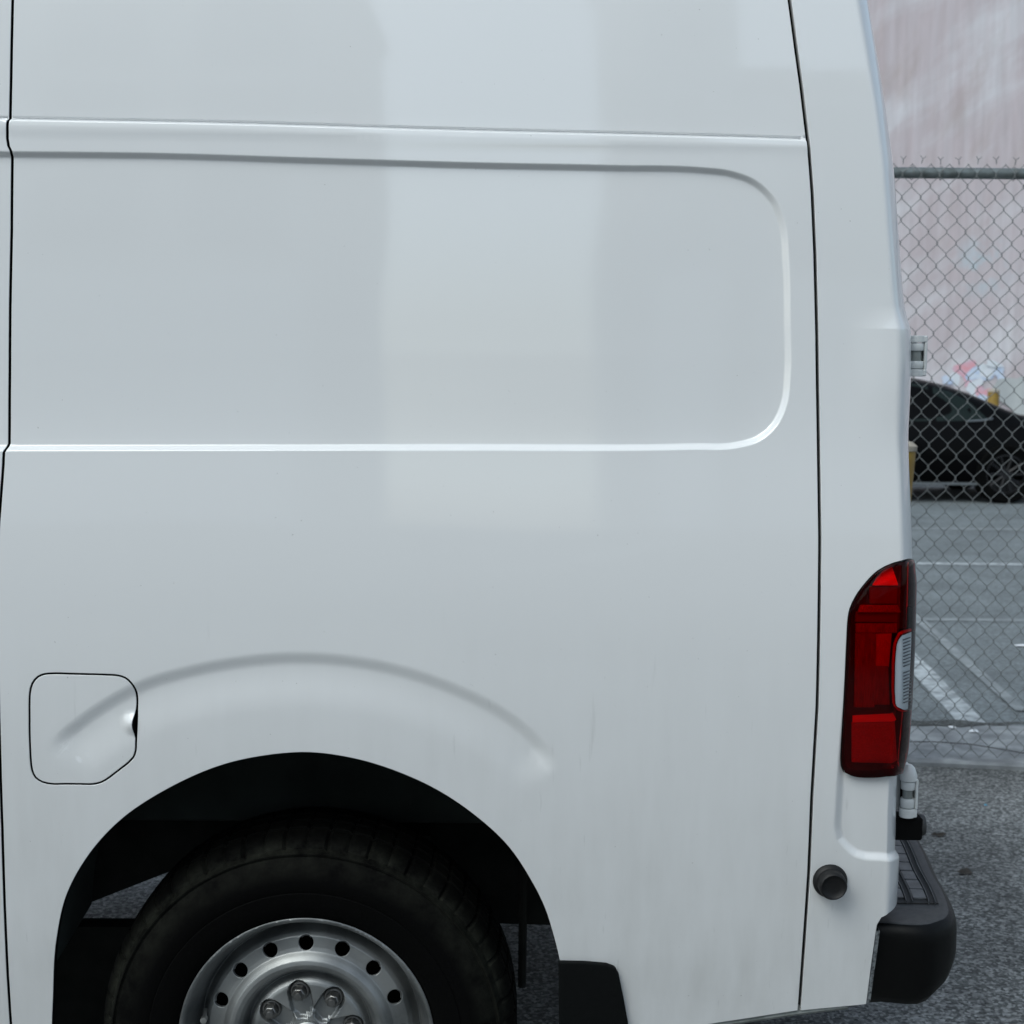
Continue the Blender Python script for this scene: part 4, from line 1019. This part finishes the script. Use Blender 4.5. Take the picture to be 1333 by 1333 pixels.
# twisted barbs standing above the rail
bmesh_data = []
for q in range(4):
    rr = random.Random(q+3); b_ = MB(); zt = 0
    b_.tube([(0, 0, zt-.004), (.0012, .001, zt+.008), (-.001, 0, zt+.016+rr.uniform(-.003, .003)), (-.009-rr.uniform(0, .004), .003, zt+.027)], .0014, 5)
    b_.tube([(0, 0, zt-.004), (-.0012, -.001, zt+.008), (.001, 0, zt+.016), (.009+rr.uniform(0, .004), -.004, zt+.026)], .0014, 5)
    bmesh_data.append(b_)
datas = []
for k in range(k0, k1):
    if (k+nd) % 2 == 0: continue          # only where two neighbouring wires meet at the top
    if len(datas) < 4: o = bmesh_data[len(datas)].obj('barb', GALV, fence); datas.append(o.data)
    else: o = link(bpy.data.objects.new('barb', datas[random.randrange(4)]), fence)
    o.location = (x0+(k+.5)*WD/2-2.0, 0, zr+.034+random.uniform(-.003, .002)); o.rotation_euler = (0, random.uniform(-.2, .2), random.uniform(-.5, .5))
MB().tube([(FX0-2.0, .028, zr), (FX1-2.0, .028, zr)], .0215, 20).obj('top_rail', RAILM, fence)
for x in (-.6, 4.45): MB().tube([(x-2.0, .07, 0), (x-2.0, .07, zr+.02)], .03, 18).obj('post', RAILM, fence)
# tension wire near the ground
tw = [(FX0-2.0, .006, .115)]
for px_, py_ in ((1185, 966), (1215, 966), (1262, 969), (1300, 975), (1333, 981)):
    q = at(px_, py_, YF); tw.append((q[0]-2.0, .006, q[2]))
tw.append((FX1-2.0, .006, .09)); MB().tube(tw, .0018, 6).obj('tension_wire', mat('rusty_wire', (.03, .028, .026), rough=.8), fence)
for px_ in (1189, 1227, 1322):
    q = at(px_, 216, YF); b_ = MB(); pts = [(q[0]-2.0+.004*math.sin(t*.5), .028+.026*math.cos(t), zr+.026*math.sin(t)) for t in np.linspace(0, 2*math.pi, 18)]; b_.tube(pts, .0015, 5)
    b_.obj('tie_wire', GALV, fence)

# ================================================================ BOLLARDS
YEL = mat('yellow_bollard_paint', (.27, .17, .018), rough=.55, col2=(.20, .12, .015), scale=14, detail=7)
CREAM = mat('bollard_cap_concrete', (.44, .40, .33), rough=.8, col2=(.33, .29, .24), scale=30)
def bollard(xr, y, h, r, tilt, label, group=None):
    b = empty('bollard', (xr-r, y, 0)); tag(b, label, 'bollard', group); b.rotation_euler = (0, tilt, 0)
    MB().lathe([(r, 0), (r, h-.03), (r*.97, h-.024)], 32, 'Z').obj('pipe', YEL, b)
    MB().lathe([(r*.97, h-.024), (r*1.04, h-.022), (r*1.05, h-.004), (r*.8, h+.010), (r*.4, h+.016), (.0001, h+.018)], 32, 'Z').obj('cap', CREAM, b)
tp = at(1191.5, 577, YF-.15); bollard(tp[0]-.079, YF-.15, tp[2], .070, R(3.6), 'yellow bollard with pale cap by the fence, half hidden behind the van')
tb2 = at(1301, 508, 17.0); bollard(tb2[0], 17.0, at(1297, 508, 17.0)[2], .075, 0, 'yellow post behind the black car, in front of the painted wall')

# ================================================================ BLACK CAR
YC = ground(1260, 656)[1]
car = empty('parked_car', (5.72, YC+.9, 0)); tag(car, 'black car with sloping rear roof parked beyond the chain-link fence', 'car')
XR = at(1333, 545, YC+.25)[0]+.55          # rear end
CP = mat('black_car_paint', (.0008, .0008, .001), rough=.35, coat=.04, spec=.07)
CG = mat('dark_car_glass', (.004, .010, .008), rough=.08, spec=.30)
CT = mat('car_trim', (.25, .27, .28), rough=.3, metal=.8)
ox = XR-5.72
st = [  # x from the rear (+ = rear), half width, belt z, top z, roof half width
    (0.00, .62, .70, .74, .55), (-.04, .76, .80, .86, .66), (-.15, .86, .84, .915, .68), (-.35, .90, .86, .935, .66), (-.52, .91, .87, .95, .64), (-.75, .915, .87, 1.05, .62), (-1.00, .92, .865, 1.16, .60), (-1.25, .92, .86, 1.255, .585), (-1.55, .92, .855, 1.335, .575), (-1.9, .92, .85, 1.385, .57), (-2.3, .92, .845, 1.40, .57),
    (-2.7, .92, .84, 1.37, .575), (-3.0, .92, .84, 1.27, .60), (-3.35, .915, .84, 1.08, .66), (-3.65, .91, .83, .93, .72), (-4.0, .89, .79, .86, .70), (-4.4, .85, .72, .78, .66), (-4.62, .76, .62, .68, .58), (-4.72, .60, .52, .56, .45)]
def carsec(s):
    x, w, zb_, zt_, rw = s
    return [(0, .20), (w*.82, .19), (w*.95, .23), (w, .34), (w*1.0, .52), (w*.985, .66), (w*.955, zb_-.04), (w*.90, zb_), (w*.90-(w*.90-rw)*.35, zb_+(zt_-zb_)*.40), (rw+.04, zb_+(zt_-zb_)*.82), (rw*.85, zt_-.012), (rw*.4, zt_), (0, zt_+.003)]
v = []; f = []; rows = []
for s in st:
    c_ = carsec(s); full_ = [(-y, z) for y, z in c_]+[(y, z) for y, z in c_[::-1][1:-1]]
    rows.append(len(full_)); v += [(s[0]+ox, y, z) for y, z in full_]
n_ = rows[0]
for i in range(len(st)-1):
    for k in range(n_): f.append((i*n_+k, i*n_+(k+1) % n_, (i+1)*n_+(k+1) % n_, (i+1)*n_+k))
f += [tuple(range(n_)), tuple(range((len(st)-1)*n_, len(st)*n_))[::-1]]
body = MB(); body.v = [tuple(map(float, a)) for a in v]; body.f = f; bo = body.obj('body', CP, car, sharp=50)
ss = bo.modifiers.new('smooth', 'SUBSURF'); ss.levels = 1; ss.render_levels = 2
def side_y(x, z, side=-1):
    xs_ = [s[0] for s in st][::-1]; pr = []
    for q in st: c_ = carsec(q); pr.append(np.interp(z, [b for a, b in c_[6:]], [a for a, b in c_[6:]]))
    return side*float(np.interp(x, xs_, pr[::-1]))
def car_window(pts, side):
    v = [(x+ox, side_y(x, z, side)+side*.006, z) for x, z in pts]; mesh_obj('side_window', v, [tuple(range(len(v)))], CG, car, False)
for sd in (-1, 1):
    car_window([(-.98, .915), (-1.18, .90), (-1.55, .893), (-1.55, 1.26), (-1.35, 1.205), (-1.15, 1.10)], sd)
    car_window([(-1.60, .893), (-2.30, .885), (-2.30, 1.335), (-1.95, 1.325), (-1.60, 1.27)], sd)
    car_window([(-2.36, .885), (-3.22, .89), (-3.05, 1.03), (-2.72, 1.28), (-2.36, 1.33)], sd)
    wt = [(x+ox, side_y(x, z, sd)+sd*.010, z) for x, z in ((-.93, .925), (-1.05, .905), (-1.22, .895))]; MB().tube(wt, .011, 6).obj('window_trim', CT, car)
    MB().box((ox-2.2, sd*.90, .215), (2.2, .03, .028), .008).obj('sill_trim', CT, car)
    MB().box((ox-.10, sd*.80, .74), (.14, .10, .10), .02).obj('rear_lamp', mat('car_lamp_red', (.20, .01, .01), rough=.2), car)
MB().box((ox-4.58, 0, .6), (.1, 1.2, .1), .02).obj('headlight_bar', CT, car)
wheels = None
for x in (-.80, -3.75):
    for sd in (-1, 1):
        w = sub('wheel', car, (x+ox, sd*.84, .325)); w.rotation_euler = (0, 0, 0 if sd < 0 else math.pi)
        if wheels is None:
            a = MB().lathe([(.215, -.085), (.30, -.095), (.32, -.08), (.325, -.02), (.325, .10)], 40).obj('tyre', TYRE, w)
            b2 = MB(); b2.lathe([(.0001, -.075), (.05, -.078), (.06, -.07)], 24)
            for k in range(10):
                t = 2*math.pi*k/10; b2.tube([(.04*math.cos(t), -.07, .04*math.sin(t)), (.205*math.cos(t), -.08, .205*math.sin(t))], [.016, .011], 6)
            b2.lathe([(.215, -.086), (.205, -.088), (.198, -.07), (.20, .0)], 40); b2.lathe([(.0001, -.03), (.2, -.03)], 30)
            b2 = b2.obj('rim', mat('dark_alloy', (.02, .02, .022), rough=.4, metal=.6), w); wheels = (a.data, b2.data)
        else:
            link(bpy.data.objects.new('tyre', wheels[0]), w); link(bpy.data.objects.new('rim', wheels[1]), w)
car.location = (5.72, YC+.93, 0)

# ================================================================ SMALL LITTER
def scrap(name, px, py, w, l, m, label, cat, h=.006, z0=0.0, rz=0.3):
    p = ground(px, py, z0); rr = random.Random(int(px)); n = 9; v = []
    for k in range(n):
        t = 2*math.pi*k/n; q = 1+rr.uniform(-.25, .25); v.append((w/2*q*math.cos(t), l/2*q*math.sin(t), rr.uniform(0, h)))
    nb = len(v); v += [(x*.5, y*.5, z+h*.6) for x, y, z in v]; 
    f = [tuple(range(nb, 2*nb))]+[(i, (i+1) % nb, nb+(i+1) % nb, nb+i) for i in range(nb)]
    o = mesh_obj(name, v, f, m, None, False); o.location = (p[0], p[1], z0+.002); o.rotation_euler = (0, 0, rz); tag(o, label, cat)
PAPER = mat('white_paper', (.75, .77, .80), rough=.8); LEAF = mat('dry_leaf', (.035, .03, .025), rough=.8, col2=(.07, .06, .05), scale=60)
scrap('paper_scrap', 1240, 948, .030, .04, PAPER, 'small white paper scrap lying at the near edge of the lot behind the fence', 'litter', z0=.026)
scrap('paper_scrap', 1331, 841, .10, .05, PAPER, 'white paper scrap lying out on the grey lot at the right', 'litter', z0=.006)
scrap('paper_scrap', 1268, 953, .055, .03, PAPER, 'flat pale scrap at the foot of the diagonal white line', 'litter', z0=.026)
scrap('dry_leaf', 1256, 1138, .055, .022, LEAF, 'dark dry leaf on the rough asphalt right of the bumper', 'leaf', h=.012)
scrap('dry_leaf', 1222, 1089, .055, .020, LEAF, 'dark dry leaf on the asphalt just behind the black buffer', 'leaf', h=.010, rz=.1)
scrap('blue_chip', 1283, 1050, .014, .012, mat('blue_plastic', (.10, .35, .50), rough=.4), 'tiny blue chip on the rough asphalt below the fence', 'litter')

# an added row of unseen dark cars behind the camera, to reflect in and shade the van
def copy_tree(o, parent=None):
    c = o.copy(); COL.objects.link(c)
    if parent is not None: c.parent = parent
    for ch_ in list(o.children): copy_tree(ch_, c)
    return c
for i_, (x_, w_) in enumerate(((-5.4, 'left'), (.0, 'middle'), (5.4, 'right'))):
    c_ = copy_tree(car); c_.location = (x_+.0, -5.7, 0); c_.rotation_euler = (0, 0, math.pi if i_ == 1 else 0)
    c_['label'] = 'unseen black car added to shade the van, %s one of the row of three' % w_; c_['group'] = 'unseen cars added to shade the van'
tag(MB().box((0, -7.6, .70), (34, .25, 1.40), .02).obj('added_reflection_wall', mat('added_wall_dark', (.05, .052, .055), rough=.85, col2=(.08, .082, .085), scale=5)), 'unseen long low dark wall added behind the black cars as a dark edge for the van to reflect', 'wall')  # unseen wall added to give the paint reflection a straight dark edge
